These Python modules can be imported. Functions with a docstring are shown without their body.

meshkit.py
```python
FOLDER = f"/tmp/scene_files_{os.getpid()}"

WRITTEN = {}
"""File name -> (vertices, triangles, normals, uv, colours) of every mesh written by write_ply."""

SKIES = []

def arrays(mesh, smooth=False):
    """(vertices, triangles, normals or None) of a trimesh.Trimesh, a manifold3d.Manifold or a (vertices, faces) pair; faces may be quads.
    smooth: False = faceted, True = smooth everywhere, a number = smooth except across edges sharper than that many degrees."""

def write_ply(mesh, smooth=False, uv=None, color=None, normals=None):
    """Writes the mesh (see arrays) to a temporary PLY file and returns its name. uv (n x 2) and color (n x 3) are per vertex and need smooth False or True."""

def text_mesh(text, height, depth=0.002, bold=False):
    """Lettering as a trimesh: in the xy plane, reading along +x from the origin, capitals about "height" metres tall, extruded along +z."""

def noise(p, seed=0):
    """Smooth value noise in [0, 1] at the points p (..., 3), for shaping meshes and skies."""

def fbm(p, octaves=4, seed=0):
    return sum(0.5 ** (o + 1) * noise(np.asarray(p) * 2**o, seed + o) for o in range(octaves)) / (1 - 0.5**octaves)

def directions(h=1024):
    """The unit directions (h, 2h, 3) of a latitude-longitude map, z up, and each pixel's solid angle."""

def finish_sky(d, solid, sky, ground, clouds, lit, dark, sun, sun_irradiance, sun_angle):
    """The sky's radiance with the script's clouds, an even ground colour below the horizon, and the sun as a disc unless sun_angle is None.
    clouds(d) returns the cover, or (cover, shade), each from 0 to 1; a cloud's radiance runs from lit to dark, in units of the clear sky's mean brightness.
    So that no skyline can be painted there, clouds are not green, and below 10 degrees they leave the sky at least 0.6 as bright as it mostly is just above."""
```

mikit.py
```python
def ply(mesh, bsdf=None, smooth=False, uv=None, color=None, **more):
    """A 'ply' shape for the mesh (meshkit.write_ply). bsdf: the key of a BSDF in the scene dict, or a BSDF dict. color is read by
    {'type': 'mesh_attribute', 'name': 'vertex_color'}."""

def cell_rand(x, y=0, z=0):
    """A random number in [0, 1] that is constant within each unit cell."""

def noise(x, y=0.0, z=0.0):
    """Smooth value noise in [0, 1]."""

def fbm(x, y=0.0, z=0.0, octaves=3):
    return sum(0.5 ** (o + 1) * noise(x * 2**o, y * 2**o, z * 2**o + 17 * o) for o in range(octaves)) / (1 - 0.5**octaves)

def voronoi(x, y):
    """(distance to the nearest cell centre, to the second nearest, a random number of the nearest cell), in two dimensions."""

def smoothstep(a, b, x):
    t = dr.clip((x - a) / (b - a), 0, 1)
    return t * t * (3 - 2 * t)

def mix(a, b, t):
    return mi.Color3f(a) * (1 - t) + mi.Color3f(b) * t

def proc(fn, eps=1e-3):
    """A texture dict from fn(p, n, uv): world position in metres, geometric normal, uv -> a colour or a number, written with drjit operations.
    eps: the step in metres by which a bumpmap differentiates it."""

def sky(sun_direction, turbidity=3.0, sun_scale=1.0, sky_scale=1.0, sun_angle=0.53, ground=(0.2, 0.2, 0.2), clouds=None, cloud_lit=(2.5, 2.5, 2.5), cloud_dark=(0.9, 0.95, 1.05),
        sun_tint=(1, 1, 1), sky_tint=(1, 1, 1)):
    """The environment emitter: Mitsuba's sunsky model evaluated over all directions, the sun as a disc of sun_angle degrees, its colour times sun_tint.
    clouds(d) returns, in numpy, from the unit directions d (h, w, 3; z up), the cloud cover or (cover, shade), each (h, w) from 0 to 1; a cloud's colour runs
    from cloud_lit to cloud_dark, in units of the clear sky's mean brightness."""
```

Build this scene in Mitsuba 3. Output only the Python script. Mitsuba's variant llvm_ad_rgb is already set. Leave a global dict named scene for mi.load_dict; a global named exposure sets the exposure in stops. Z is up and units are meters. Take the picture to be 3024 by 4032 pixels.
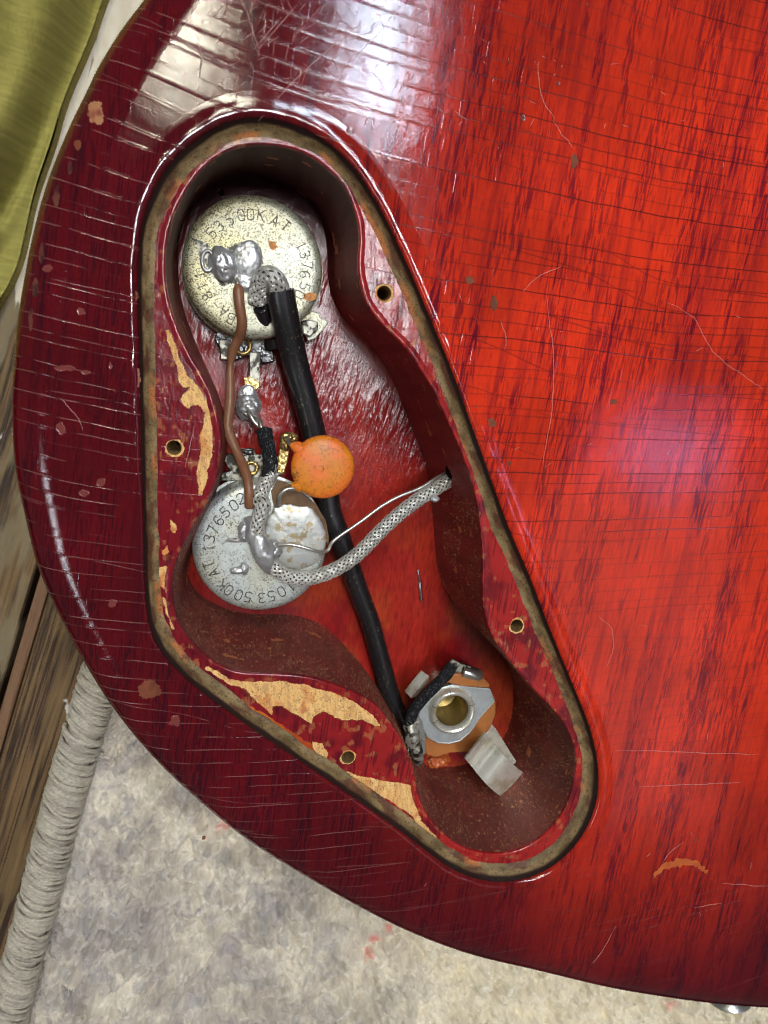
import math, random
import numpy as np, trimesh, shapely
from shapely.geometry import Polygon, LineString, Point
from shapely import affinity
import drjit as dr, mitsuba as mi, mikit, meshkit
from mikit import noise, fbm, voronoi, smoothstep, mix, cell_rand, proc

rng = np.random.default_rng(7)
scene, labels = {}, {}
T = mi.ScalarTransform4f
MM = 0.001

# ------------------------------------------------------------------ camera, lamps, exposure
exposure = 0.3
ZT = 0.036                      # the guitar's back (its upper face here)
H = 0.117                       # camera above it
W_, H_ = 3024.0, 4032.0         # pixel frame in which outlines were measured
FOV = 54.0
F = W_ / 2 / math.tan(math.radians(FOV / 2))
NADIR = np.array([550 * 1.823, 790 * 1.823])
C0 = np.array([0, 0, ZT + H])
_o = np.array([W_ / 2 - NADIR[0], -(H_ / 2 - NADIR[1])])
_tilt = math.atan(np.hypot(*_o) / F)
_a = _o / np.hypot(*_o)
fwd = np.array([_a[0] * math.sin(_tilt), _a[1] * math.sin(_tilt), -math.cos(_tilt)])
# image up: chosen so that the nadir falls on NADIR
perp = np.array([-_a[1], _a[0], 0.0])
along = np.cross(perp, fwd)
if along[0] * _a[0] + along[1] * _a[1] < 0:
    along = -along
cam_up = _a[1] * along + perp[1] * perp * 1.0
right = _a[0] * along + perp[0] * perp
cam_up /= np.linalg.norm(cam_up); right /= np.linalg.norm(right)

scene['camera'] = {'type': 'thinlens', 'fov': FOV, 'fov_axis': 'x', 'near_clip': 0.005, 'far_clip': 20.0,
                   'aperture_radius': 0.0005, 'focus_distance': 0.128,
                   'to_world': T().look_at(origin=C0.tolist(), target=(C0 + fwd).tolist(), up=cam_up.tolist())}


def at(x, y, z):
    """The point at height z that stands where the photograph (3024 x 4032) has (x, y)."""
    d = fwd + right * (x - W_ / 2) / F - cam_up * (y - H_ / 2) / F
    return C0 + d * ((z - C0[2]) / d[2])


def ats(pts, z):
    return np.array([at(x, y, z) for x, y in pts])


def lamp(name, c, u, v, rad):
    """A flat ceiling panel, window or added light panel: centre c, half axes u, v; it shines along u x v."""
    n = np.cross(u, v); n = n / np.linalg.norm(n)
    m = np.eye(4); m[:3, 0] = u; m[:3, 1] = v; m[:3, 2] = n; m[:3, 3] = c
    scene[name] = {'type': 'rectangle', 'to_world': T(m.tolist()),
                   'emitter': {'type': 'area', 'radiance': {'type': 'rgb', 'value': list(rad)}}}


lamp('strip_lamp', (-0.125, 0.92, ZT + 1.5), (0, .42, 0), (.027, 0, 0), (62, 59, 47))
lamp('strip_lamp_001', (0.255, 0.92, ZT + 1.5), (0, .46, 0), (.038, 0, 0), (36, 42, 51))
lamp('ceiling_lamp', (0.12, 0.19, ZT + 1.5), (0, .16, 0), (.11, 0, 0), (34, 34.4, 35))
lamp('window', (-0.74, -0.36, ZT + 1.0), (0, -.17, 0), (-.22, 0, .18), (7, 7.3, 7.8))
lamp('window_001', (0.86, -0.30, ZT + 1.35), (.10, 0, -.03), (0, -.20, 0), (3.0, 1.9, 3.7))
lamp('window_002', (0.80, -0.62, ZT + 1.35), (.20, 0, -.06), (0, -.40, 0), (.46, .38, .40))  # added glowing panel, stands in for a pale wall mirrored in the lacquer
lamp('window_003', (-0.34, 1.50, ZT + 1.2), (.20, 0, 0), (0, -.40, -.45), (13, 13.5, 14))  # added unseen panel, placed so the left lacquer cracks glint
scene['room_light'] = {'type': 'constant', 'radiance': {'type': 'rgb', 'value': [.08, .078, .075]}}
labels['window_002'] = {'label': 'added dim glowing panel in place of a pale wall beyond the lower right of the guitar', 'category': 'window'}
labels['window_003'] = {'label': 'added unseen light panel beyond the upper end that makes the lacquer cracks glint', 'category': 'window'}
labels['ceiling_lamp'] = {'label': 'square ceiling lamp right above the open cavity', 'category': 'lamp'}
for i, (k, t) in enumerate([('strip_lamp', 'warm white strip lamp on the ceiling above the guitar'),
                            ('strip_lamp_001', 'cool white strip lamp on the ceiling above the guitar'),
                            ('window', 'bright window beside the guitar on the left side of the room'),
                            ('window_001', 'pale window beside the guitar on the right side of the room')]):
    labels[k] = {'label': t, 'category': 'lamp' if i < 2 else 'window'}


# ------------------------------------------------------------------ helpers
def put(key, mesh, bsdf, smooth=False, uv=None, **more):
    k, n = key, 0
    while k in scene:
        n += 1
        k = f'{key}_{n:03d}'
    scene[k] = mikit.ply(mesh, bsdf, smooth, uv=uv, **more)
    return k


def tag(key, label, cat=None, group=None, kind=None):
    d = {'label': label}
    if cat: d['category'] = cat
    if group: d['group'] = group
    if kind: d['kind'] = kind
    labels[key] = d


def M(v, f):
    return trimesh.Trimesh(np.asarray(v, float), np.asarray(f, int), process=False)


def cat(*ms):
    return trimesh.util.concatenate(list(ms))


def spline(pts, n, closed=False):
    """Centripetal-ish Catmull-Rom through pts, resampled to n points of even spacing."""
    p = np.asarray(pts, float)
    from scipy.interpolate import CubicSpline
    if closed:
        p = np.vstack([p, p[:1]])
    d = np.concatenate([[0], np.cumsum(np.sqrt(np.linalg.norm(np.diff(p, axis=0), axis=1)))])
    cs = CubicSpline(d, p, bc_type='periodic' if closed else 'natural')
    q = cs(np.linspace(0, d[-1], 20 * n + 1))
    L = np.concatenate([[0], np.cumsum(np.linalg.norm(np.diff(q, axis=0), axis=1))])
    t = np.linspace(0, L[-1], n + 1 if closed else n)
    if closed: t = t[:-1]
    return np.stack([np.interp(t, L, q[:, k]) for k in range(q.shape[1])], 1)


def smooth_closed(p, it=6):
    for _ in range(it):
        p = .5 * p + .25 * (np.roll(p, 1, 0) + np.roll(p, -1, 0))
    return p


def normals2(p):
    """Outward normals of a closed loop, whichever way it runs."""
    t = np.roll(p, -1, 0) - np.roll(p, 1, 0)
    n = np.stack([t[:, 1], -t[:, 0]], 1)
    n /= np.linalg.norm(n, axis=1, keepdims=True)
    area = np.sum(p[:, 0] * np.roll(p[:, 1], -1) - np.roll(p[:, 0], -1) * p[:, 1])
    return n if area > 0 else -n


def loft(rings, closed=True, flip=False):
    """Quads between successive rings (k, n, 3)."""
    r = np.asarray(rings, float); k, n = r.shape[:2]
    f = []
    m = n if closed else n - 1
    i = np.arange(m); j = (i + 1) % n
    for a in range(k - 1):
        f.append(np.stack([a * n + i, a * n + j, (a + 1) * n + j], 1))
        f.append(np.stack([a * n + i, (a + 1) * n + j, (a + 1) * n + i], 1))
    f = np.vstack(f)
    if flip: f = f[:, ::-1]
    return M(r.reshape(-1, 3), f)


def upward(m):
    """Turns every face that looks down."""
    f = np.array(m.faces); v = m.vertices
    nz = np.cross(v[f[:, 1]] - v[f[:, 0]], v[f[:, 2]] - v[f[:, 0]])[:, 2]
    f[nz < 0] = f[nz < 0][:, ::-1]
    return M(v, f)


def flat(poly, z):
    out = []
    for g in getattr(poly, 'geoms', [poly]):
        if g.geom_type != 'Polygon' or g.is_empty: continue
        v, f = trimesh.creation.triangulate_polygon(g, engine='earcut')
        out.append(upward(M(np.c_[v, np.full(len(v), z)], f)))
    return cat(*out)


def slab(poly, z0, z1, bevel=0.0):
    out = []
    for g in getattr(poly, 'geoms', [poly]):
        if g.geom_type != 'Polygon' or g.is_empty or g.area < 1e-10: continue
        if bevel:
            q = g.buffer(-bevel)
            if q.geom_type == 'Polygon' and not q.is_empty and len(q.interiors) == len(g.interiors):
                def rs(ring):
                    n = max(24, int(ring.length / (bevel * 2)))
                    n = min(n, 240)
                    return np.array([ring.interpolate(t, normalized=True).coords[0] for t in np.linspace(0, 1, n, endpoint=False)])
                o = rs(g.exterior)
                nn = normals2(o)
                r0 = np.c_[o, np.full(len(o), z0)]; r1 = np.c_[o, np.full(len(o), z1 - bevel)]
                r2 = np.c_[o - nn * bevel * .3, np.full(len(o), z1 - bevel * .3)]
                r3 = np.c_[o - nn * bevel, np.full(len(o), z1)]
                out += [loft([r0, r1, r2, r3])]
                hp = Polygon(r3[:, :2])
                out += [flat(hp if hp.is_valid else hp.buffer(0), z1)]
                continue
        m = trimesh.creation.extrude_polygon(g, z1 - z0, engine='earcut')
        m.apply_translation([0, 0, z0])
        out.append(m)
    return cat(*out)


def frames(path):
    p = np.asarray(path, float)
    t = np.gradient(p, axis=0); t /= np.linalg.norm(t, axis=1, keepdims=True)
    u = np.cross(t[0], [0, 0, 1.0])
    if np.linalg.norm(u) < 1e-3: u = np.cross(t[0], [1.0, 0, 0])
    us = []
    for k in range(len(p)):
        u = u - t[k] * (u @ t[k]); u /= np.linalg.norm(u); us.append(u)
    us = np.array(us)
    return t, us, np.cross(t, us)


def tube(path, r, n=16, cap=True, flat_=None):
    """A round tube along the points; r a number or one per point; flat_: height factor per point."""
    p = np.asarray(path, float); k = len(p)
    r = np.broadcast_to(np.asarray(r, float), (k,))
    t, u, w = frames(p)
    a = np.linspace(0, 2 * np.pi, n, endpoint=False)
    fl = np.broadcast_to(1.0 if flat_ is None else np.asarray(flat_, float), (k,))
    rings = p[:, None] + r[:, None, None] * (np.cos(a)[None, :, None] * u[:, None] + np.sin(a)[None, :, None] * w[:, None] * fl[:, None, None])
    m = loft(rings, flip=True)
    if cap:
        v = np.vstack([m.vertices, p[:1], p[-1:]])
        i = np.arange(n); j = (i + 1) % n
        f = np.vstack([m.faces, np.stack([i, j, i * 0 + k * n], 1), np.stack([(k - 1) * n + j, (k - 1) * n + i, i * 0 + k * n + 1], 1)])
        m = M(v, f)
    m.fix_normals() if False else None
    return m


def lathe(profile, c, n=64, axis=None):
    """profile (r, z) turned about the vertical through c; axis: a 3 x 3 rotation."""
    pr = np.asarray(profile, float); a = np.linspace(0, 2 * np.pi, n, endpoint=False)
    rings = np.stack([np.stack([r * np.cos(a), r * np.sin(a), np.full(n, z)], 1) for r, z in pr])
    m = loft(rings, flip=False)
    v = np.array(m.vertices)
    if axis is not None: v = v @ np.asarray(axis).T
    return M(v + np.asarray(c), m.faces)


def blob(c, size, seed, rough=.18, flatb=True, freq=2.2, sub=4, rot=0.0):
    """An uneven solidified drop; size = half axes, base at c's height."""
    s = trimesh.creation.icosphere(subdivisions=sub)
    v = np.array(s.vertices)
    d = 1 + rough * (meshkit.fbm(v * freq + seed * 7.3, 3, seed) - .5) * 2
    v = v * d[:, None]
    if flatb: v[:, 2] = np.where(v[:, 2] < 0, v[:, 2] * .15, v[:, 2])
    v = v * np.asarray(size)
    ca, sa = math.cos(rot), math.sin(rot)
    v[:, :2] = v[:, :2] @ np.array([[ca, sa], [-sa, ca]])
    return M(v + np.asarray(c), s.faces)


def roughen(pts, amp, step, seed, closed=True):
    """An outline of pts resampled at step and jagged by amp."""
    p = np.asarray(pts, float)
    ring = LineString(np.vstack([p, p[:1]]))
    n = max(12, int(ring.length / step))
    q = np.array([ring.interpolate(t, normalized=True).coords[0] for t in np.linspace(0, 1, n, endpoint=False)])
    nn = normals2(q)
    s = np.arange(n) * step
    d = (meshkit.fbm(np.stack([s / (step * 5), s * 0 + seed, s * 0], 1), 3, seed) - .5) * 2 * amp
    d += (np.random.default_rng(seed).random(n) - .5) * amp * .6
    g = Polygon(q + nn * d[:, None]).buffer(0)
    return max(g.geoms, key=lambda a: a.area) if g.geom_type != 'Polygon' else g


# ------------------------------------------------------------------ materials
def mat(key, d, bump=None, bscale=1.0, eps=5e-5, two=True):
    if bump is not None:
        d = {'type': 'bumpmap', 'arbitrary': proc(bump, eps), 'scale': bscale, 'bsdf': d}
    scene[key] = {'type': 'twosided', 'bsdf': d} if two else d


def pr(color, rough=.4, metal=0.0, spec=.5, **more):
    c = proc(color) if callable(color) else {'type': 'rgb', 'value': list(color)}
    r = proc(rough) if callable(rough) else rough
    return {'type': 'principled', 'base_color': c, 'roughness': r, 'metallic': metal, 'specular': spec, **more}


def film(color, alpha, ior=1.5):
    """A coloured base under a clear film."""
    return {'type': 'roughplastic', 'distribution': 'beckmann', 'alpha': alpha, 'int_ior': ior, 'diffuse_reflectance': proc(color)}


def mmxy(p):
    return p.x * 1000, p.y * 1000


def burst(p):
    """0 where the cherry finish has stayed dark, 1 where it has faded."""
    x, y = mmxy(p)
    r = dr.sqrt(dr.square(x - 78) + dr.square(y + 10) * .55)
    return 1 - smoothstep(36, 86, r + 8 * (noise(x * .07, y * .05, 3) - .5))


def grain_uv(p):
    x, y = mmxy(p)
    return x - .15 * y + .5 * noise(x * .08, y * .04, 9), y


def checks(p):
    """(line, cell tilt x, cell tilt y) of the crazed lacquer: line 1 in a crack."""
    x, y = mmxy(p)
    a = .17 + .0022 * y - .0009 * x
    ph = y + a * x + 1.6 * (noise(x * .045, y * .05, 5) - .5) + .22 * (noise(x * .25, y * .2, 6) - .5)
    s = ph / 2.25
    return x, y, s


def crack_parts(p):
    x, y, s = checks(p)
    n = dr.floor(s)
    best = mi.Float(9)
    idx = mi.Float(0)
    for k in (-1, 0, 1):
        c = n + k
        pos = c + .18 + .64 * cell_rand(c, 11)
        d = dr.abs(s - pos)
        idx = dr.select(d < best, c, idx)
        best = dr.minimum(best, d)
    strength = smoothstep(.10, .32 + .12 * burst(p), noise(x * .035 + cell_rand(idx, 4) * 40, idx * 3.7, 2)) * (.42 + .58 * cell_rand(idx, 8)) * smoothstep(.08, .30, noise(x * .11 + cell_rand(idx, 14) * 60, idx * 5.1, 7))
    calm = smoothstep(5, 35, x) * smoothstep(-18, -48, y)
    strength = strength * (1 - .72 * calm)
    # a second, sparser set that runs across the first and branches from it
    s2 = (y + (.27 + .0022 * y - .0009 * x) * x + 4.5 * (noise(x * .06 + 7, y * .05, 15) - .5)) / 7.5
    n2 = dr.floor(s2)
    d2 = dr.abs(s2 - n2 - .25 - .5 * cell_rand(n2, 41)) * 7.5
    st2 = smoothstep(.52, .66, noise(x * .07 + n2 * 9.7, n2 * 3.1, 8)) * (1 - .6 * calm) * .55
    use2 = (d2 < best * 2.25) & (st2 > .05)
    above = n + dr.select(s > n + .18 + .64 * cell_rand(n, 11), 1, 0)   # which band between two checks
    # short cross checks inside a band
    gx = (x - .15 * y) / 3.6 + cell_rand(above, 21) * 7
    m = dr.floor(gx)
    pm = m + .2 + .6 * cell_rand(m, above, 5)
    dx = dr.abs(gx - pm)
    cell = m + dr.select(gx > pm, 1, 0)
    cross = dx
    return x, y, dr.select(use2, d2, best * 2.25), dr.select(use2, st2, strength), above, cross * 3.6, cell, (gx - m - .5) * 3.6


def wood_color(p, n, uv):
    u, v = grain_uv(p)
    b = burst(p)
    x, y = mmxy(p)
    band = noise(u * .55, v * .015, 1) * .6 + noise(u * 1.7, v * .04, 2) * .4
    v = v + 16 * noise(u * 1.3, 3.0, 12)
    fine = noise(u * 5.6, v * .46, 3)
    fine2 = noise(u * 8.6, v * .8 + 40, 4)
    dens = smoothstep(.25, .62, noise(u * .42 + 9, v * .07, 7))
    dash = smoothstep(.57, .64, fine) * (.25 + .75 * dens) + .55 * smoothstep(.62, .74, fine2) * (.35 + .65 * dens)
    dash = dr.clip(dash, 0, 1)
    light = mix((.086, .0018, .0050), (.60, .031, .0078), b)
    dark = mix((.036, .0011, .0058), (.155, .0040, .0130), b)
    c = mix(light, dark, dr.clip(.74 * dash + .36 * smoothstep(.48, .80, band), 0, 1))
    c = c * (.82 + .36 * noise(x * .11, y * .11, 8))
    _, _, d, st, _, cross, _, _ = crack_parts(p)
    ln = (1 - smoothstep(.045, .15, d)) * st
    cr = (1 - smoothstep(.02, .07, cross)) * .03
    c = mix(c, (.035, .004, .006), dr.clip(.85 * ln * (.3 + .7 * b) + cr * b, 0, 1))
    pale = (1 - smoothstep(.03, .085, d)) * st * (1 - b) * smoothstep(.25, .6, noise(x * .3, y * 2.0, 14))  # whitened cracks; the glint they catch is painted into the colour too
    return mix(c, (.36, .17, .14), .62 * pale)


def lacquer_bump(p, n, uv):
    """Heights in mm: wavy film, checks as small raised lips with a groove, plates between them lying at their own tilt."""
    x, y, d, st, band, cross, cell, lx = crack_parts(p)
    dep = 1.15 - .95 * burst(p)
    groove = dep * (-.034 * st * (1 - smoothstep(.0, .11, d)) + .014 * st * (1 - smoothstep(.1, .42, d)))
    tx = (cell_rand(band, cell, 31) - .5) * .010
    ty = (cell_rand(band, cell, 32) - .5) * .014
    wav = .030 * noise(x * .16, y * .16, 4) + .006 * noise(x * .9, y * .7, 5)
    fine = .0009 * noise(x * 6, y * 6, 6)
    return groove + tx * lx * .6 + wav + fine


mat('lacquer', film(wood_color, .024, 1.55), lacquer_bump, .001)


def ledge_color(p, n, uv):
    u, v = grain_uv(p)
    x, y = mmxy(p)
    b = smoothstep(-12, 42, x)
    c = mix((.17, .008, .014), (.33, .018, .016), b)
    c = mix(c, (.10, .006, .012), smoothstep(.50, .72, fbm(x * .30, y * .22, 3)) * .8)
    c = mix(c, (.42, .16, .06), smoothstep(.62, .72, fbm(x * .9 + 30, y * .8, 5, octaves=5)) * .45)
    c = mix(c, (.06, .004, .01), .6 * smoothstep(.66, .76, noise(u * 4.2, v * .3, 3)))
    return c


def ledge_bump(p, n, uv):
    x, y = mmxy(p)
    d = crack_parts(p)
    return .04 * noise(x * .7, y * .7, 1) + .012 * noise(x * 3, y * 1.6, 2) - .02 * d[3] * (1 - smoothstep(0, .1, d[2]))


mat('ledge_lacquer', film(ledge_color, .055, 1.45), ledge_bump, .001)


def bare_color(p, n, uv):
    x, y = mmxy(p)
    c = mix((.66, .36, .12), (.80, .52, .21), fbm(x * 1.2, y * .6, 2))
    c = mix(c, (.55, .17, .04), smoothstep(.58, .76, fbm(x * .35 + 8, y * .35, 4)) * .7)
    c = mix(c, (.30, .13, .045), smoothstep(.58, .80, noise(x * 5.5, y * .9, 7)) * .28)
    c = mix(c, (.36, .12, .06), smoothstep(.52, .70, fbm(x * 1.7 + 4, y * 1.1, 6, octaves=4)) * .4)
    c = mix(c, (.16, .06, .02), smoothstep(.76, .84, noise(x * 8, y * 6, 7)) * .6)
    return c


mat('bare_wood', pr(bare_color, .75, 0, .2), lambda p, n, uv: .03 * noise(p.x * 6000, p.y * 2200, 3), .001)


def band_color(p, n, uv):
    x, y = mmxy(p)
    z = (p.z - ZT) * 1000
    c = mix((.115, .074, .030), (.255, .175, .080), smoothstep(.25, .75, fbm(x * .45, y * .45, z * .8, octaves=5)))
    c = mix(c, (.40, .13, .035), smoothstep(.52, .70, fbm(x * .16 + 3, y * .16, 1, octaves=4) + .12 * (noise(x * 1.1, y * 1.1, 2) - .5)) * smoothstep(-1.9, -2.35, z) * .9)
    c = mix(c, (.085, .022, .015), smoothstep(.52, .66, fbm(x * .23 + 20, y * .28, z * .7, octaves=5)) * .75)
    c = mix(c, (.05, .026, .014), smoothstep(.55, .80, fbm(x * 3.1, y * 3.1, z * 2)) * .7)
    c = c * (.72 + .56 * noise(x * 8, y * 8, z * 7))
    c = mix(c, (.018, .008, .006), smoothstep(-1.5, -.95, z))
    return c


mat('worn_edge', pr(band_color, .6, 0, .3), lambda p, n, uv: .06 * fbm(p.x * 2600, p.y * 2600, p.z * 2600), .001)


def floor_color(p, n, uv):
    x, y = mmxy(p)
    u = x - .12 * y
    c = mix((.22, .009, .011), (.33, .020, .012), smoothstep(.35, .7, fbm(x * .09, y * .07, 2)))
    c = mix(c, (.44, .085, .015), smoothstep(-12, -58, y) * smoothstep(.42, .62, fbm(x * .12 + 5, y * .1, 3)) * .35)
    c = mix(c, (.13, .006, .012), smoothstep(.56, .72, noise(u * 3.4, y * .5, 5)) * .35)
    c = c * (.8 + .4 * noise(u * 6, y * .9, 8))
    c = mix(c, (.035, .008, .012), smoothstep(18, 30, y) * .85)  # shade at the upper end of the cavity, put into the floor colour
    return c


def floor_bump(p, n, uv):
    x, y = mmxy(p)
    u = x - .28 * y
    g = noise(u * 1.7, y * .36, 1) * .6 + noise(u * 3.4, y * .8, 2) * .4
    amp = .15 + 1.1 * smoothstep(.34, .66, fbm(x * .12, y * .12, 9)) * smoothstep(-46, -8, y)
    return .125 * amp * g + .010 * noise(x * 4, y * 3, 3)


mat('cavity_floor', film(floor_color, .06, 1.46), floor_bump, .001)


def wall_color(p, n, uv):
    x, y, z = p.x * 1000, p.y * 1000, p.z * 1000
    c = mix((.115, .021, .017), (.17, .034, .023), fbm(x * .2, y * .2, z * .2))
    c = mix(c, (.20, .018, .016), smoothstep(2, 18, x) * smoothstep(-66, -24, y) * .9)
    c = mix(c, (.17, .016, .014), smoothstep(.45, .7, fbm(x * .1 + 3, y * .1, z * .15)) * .6)
    c = mix(c, (.03, .012, .010), smoothstep(4, 32, y) * .75)  # shade on the upper wall, put into its colour
    fib = noise(x * 5, y * 5, z * 1.1)
    drip = fbm(x * .55, y * .55, z * .05 + 2)
    c = c * (.62 + .76 * drip)
    c = mix(c, (.40, .20, .09), smoothstep(-14, -26, y) * smoothstep(.74, .88, fib) * smoothstep(.35, .6, fbm(x * .12, y * .12, z * .1 + 4)) * .9)
    c = mix(c, (.04, .012, .010), smoothstep(.35, .16, fib) * .5)
    c = mix(c, (.45, .15, .05), smoothstep(.72, .76, fbm(x * .35, y * .35, z * .35 + 9)) * .7)
    return c


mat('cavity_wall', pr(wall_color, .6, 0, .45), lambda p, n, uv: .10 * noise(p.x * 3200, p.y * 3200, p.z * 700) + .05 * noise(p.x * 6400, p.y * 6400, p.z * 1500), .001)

mat('hole_wood', pr(lambda p, n, uv: mix((.09, .05, .02), (.24, .14, .055), noise(p.x * 3000, p.y * 3000, p.z * 3000)), .8, 0, .2))
mat('black_void', pr((.004, .003, .003), .9, 0, .1))


def can_color(warm):
    def fn(p, n, uv):
        x, y = mmxy(p)
        w = warm(x, y)
        c = mix((.50, .53, .50), (.52, .475, .28), w)
        c = c * (.86 + .28 * fbm(x * 1.1, y * 1.1, 2))
        sp = noise(x * 5.5, y * 5.5, 3) * .6 + noise(x * 10.5, y * 10.5, 4) * .4
        lo = .64 - .12 * w
        c = mix(c, mix((.12, .11, .07), (.11, .085, .03), w), smoothstep(lo, lo + .09, sp) * .85)
        return c
    return fn


def warm1(x, y):
    return dr.clip(.50 + .45 * smoothstep(6, -8, x) + 1.0 * (fbm(x * .22, y * .22, 6) - .5), 0, 1)


def warm2(x, y):
    return dr.clip(.10 + .9 * smoothstep(.52, .75, fbm(x * .25 + 4, y * .25, 3)), 0, 1) * .32


def can_bump(p, n, uv):
    x, y = mmxy(p)
    return .010 * noise(x * 3.4, y * 3.4, 1) + .006 * noise(x * 8, y * 8, 2)


mat('aged_can', pr(can_color(warm1), .46, .55, .5), can_bump, .001)
mat('grey_can', pr(can_color(warm2), .42, .55, .5), can_bump, .001)
mat('ink', pr((.045, .036, .022), .6, 0, .3))


def solder_color(p, n, uv):
    x, y, z = p.x * 1000, p.y * 1000, p.z * 1000
    c = mix((.34, .335, .335), (.58, .58, .57), fbm(x * .9, y * .9, z * .9))
    return mix(c, (.16, .10, .04), smoothstep(.66, .78, fbm(x * 1.6 + 5, y * 1.6, z, octaves=4)) * .8)


mat('solder', pr(solder_color, .40, .7, .5), lambda p, n, uv: .05 * noise(p.x * 2000, p.y * 2000, p.z * 2000) + .012 * noise(p.x * 7000, p.y * 7000, p.z * 7000), .001)


def pool_color(p, n, uv):
    x, y = mmxy(p)
    c = mix((.42, .44, .43), (.50, .49, .43), fbm(x * .5, y * .5, 2))
    return mix(c, (.30, .21, .08), smoothstep(.50, .70, fbm(x * 1.1 + 5, y * 1.1, 4, octaves=5)) * .8)


mat('solder_pool', pr(pool_color, .40, .6, .5), lambda p, n, uv: .03 * fbm(p.x * 1500, p.y * 1500, 2), .001)
mat('flux', {**pr(lambda p, n, uv: mix((.17, .080, .016), (.055, .022, .009), fbm(p.x * 700, p.y * 700, p.z * 700)), .12, 0, .6), 'clearcoat': 1.0})
mat('rust', pr(lambda p, n, uv: mix((.62, .22, .015), (.30, .10, .01), noise(p.x * 3500, p.y * 3500, 1)), .5, 0, .4))


def dirty_metal(p, n, uv):
    x, y, z = p.x * 1000, p.y * 1000, p.z * 1000
    c = mix((.30, .29, .24), (.50, .48, .40), fbm(x, y, z))
    return mix(c, (.035, .03, .022), smoothstep(.42, .58, fbm(x * .9 + 7, y * .9, z, octaves=4)))


mat('lug_metal', pr(dirty_metal, .45, .6, .5), lambda p, n, uv: .05 * fbm(p.x * 1800, p.y * 1800, p.z * 1800), .001)
mat('gold_metal', pr(lambda p, n, uv: mix((.72, .52, .20), (.30, .20, .07), smoothstep(.45, .6, noise(p.x * 4200, p.y * 4200, 1))), .3, .85, .5), lambda p, n, uv: .05 * noise(p.x * 4200, p.y * 4200, 2), .001)
mat('tar', pr((.012, .010, .011), .16, 0, .6), lambda p, n, uv: .12 * fbm(p.x * 1900, p.y * 1900, p.z * 1900), .001)
mat('wire_brown', {**pr(lambda p, n, uv: mix((.175, .072, .034), (.22, .095, .048), fbm(p.x * 500, p.y * 500, p.z * 500)), .42, 0, .45)}, lambda p, n, uv: .03 * fbm(p.x * 1100, p.y * 1100, p.z * 1100), .001)


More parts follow.
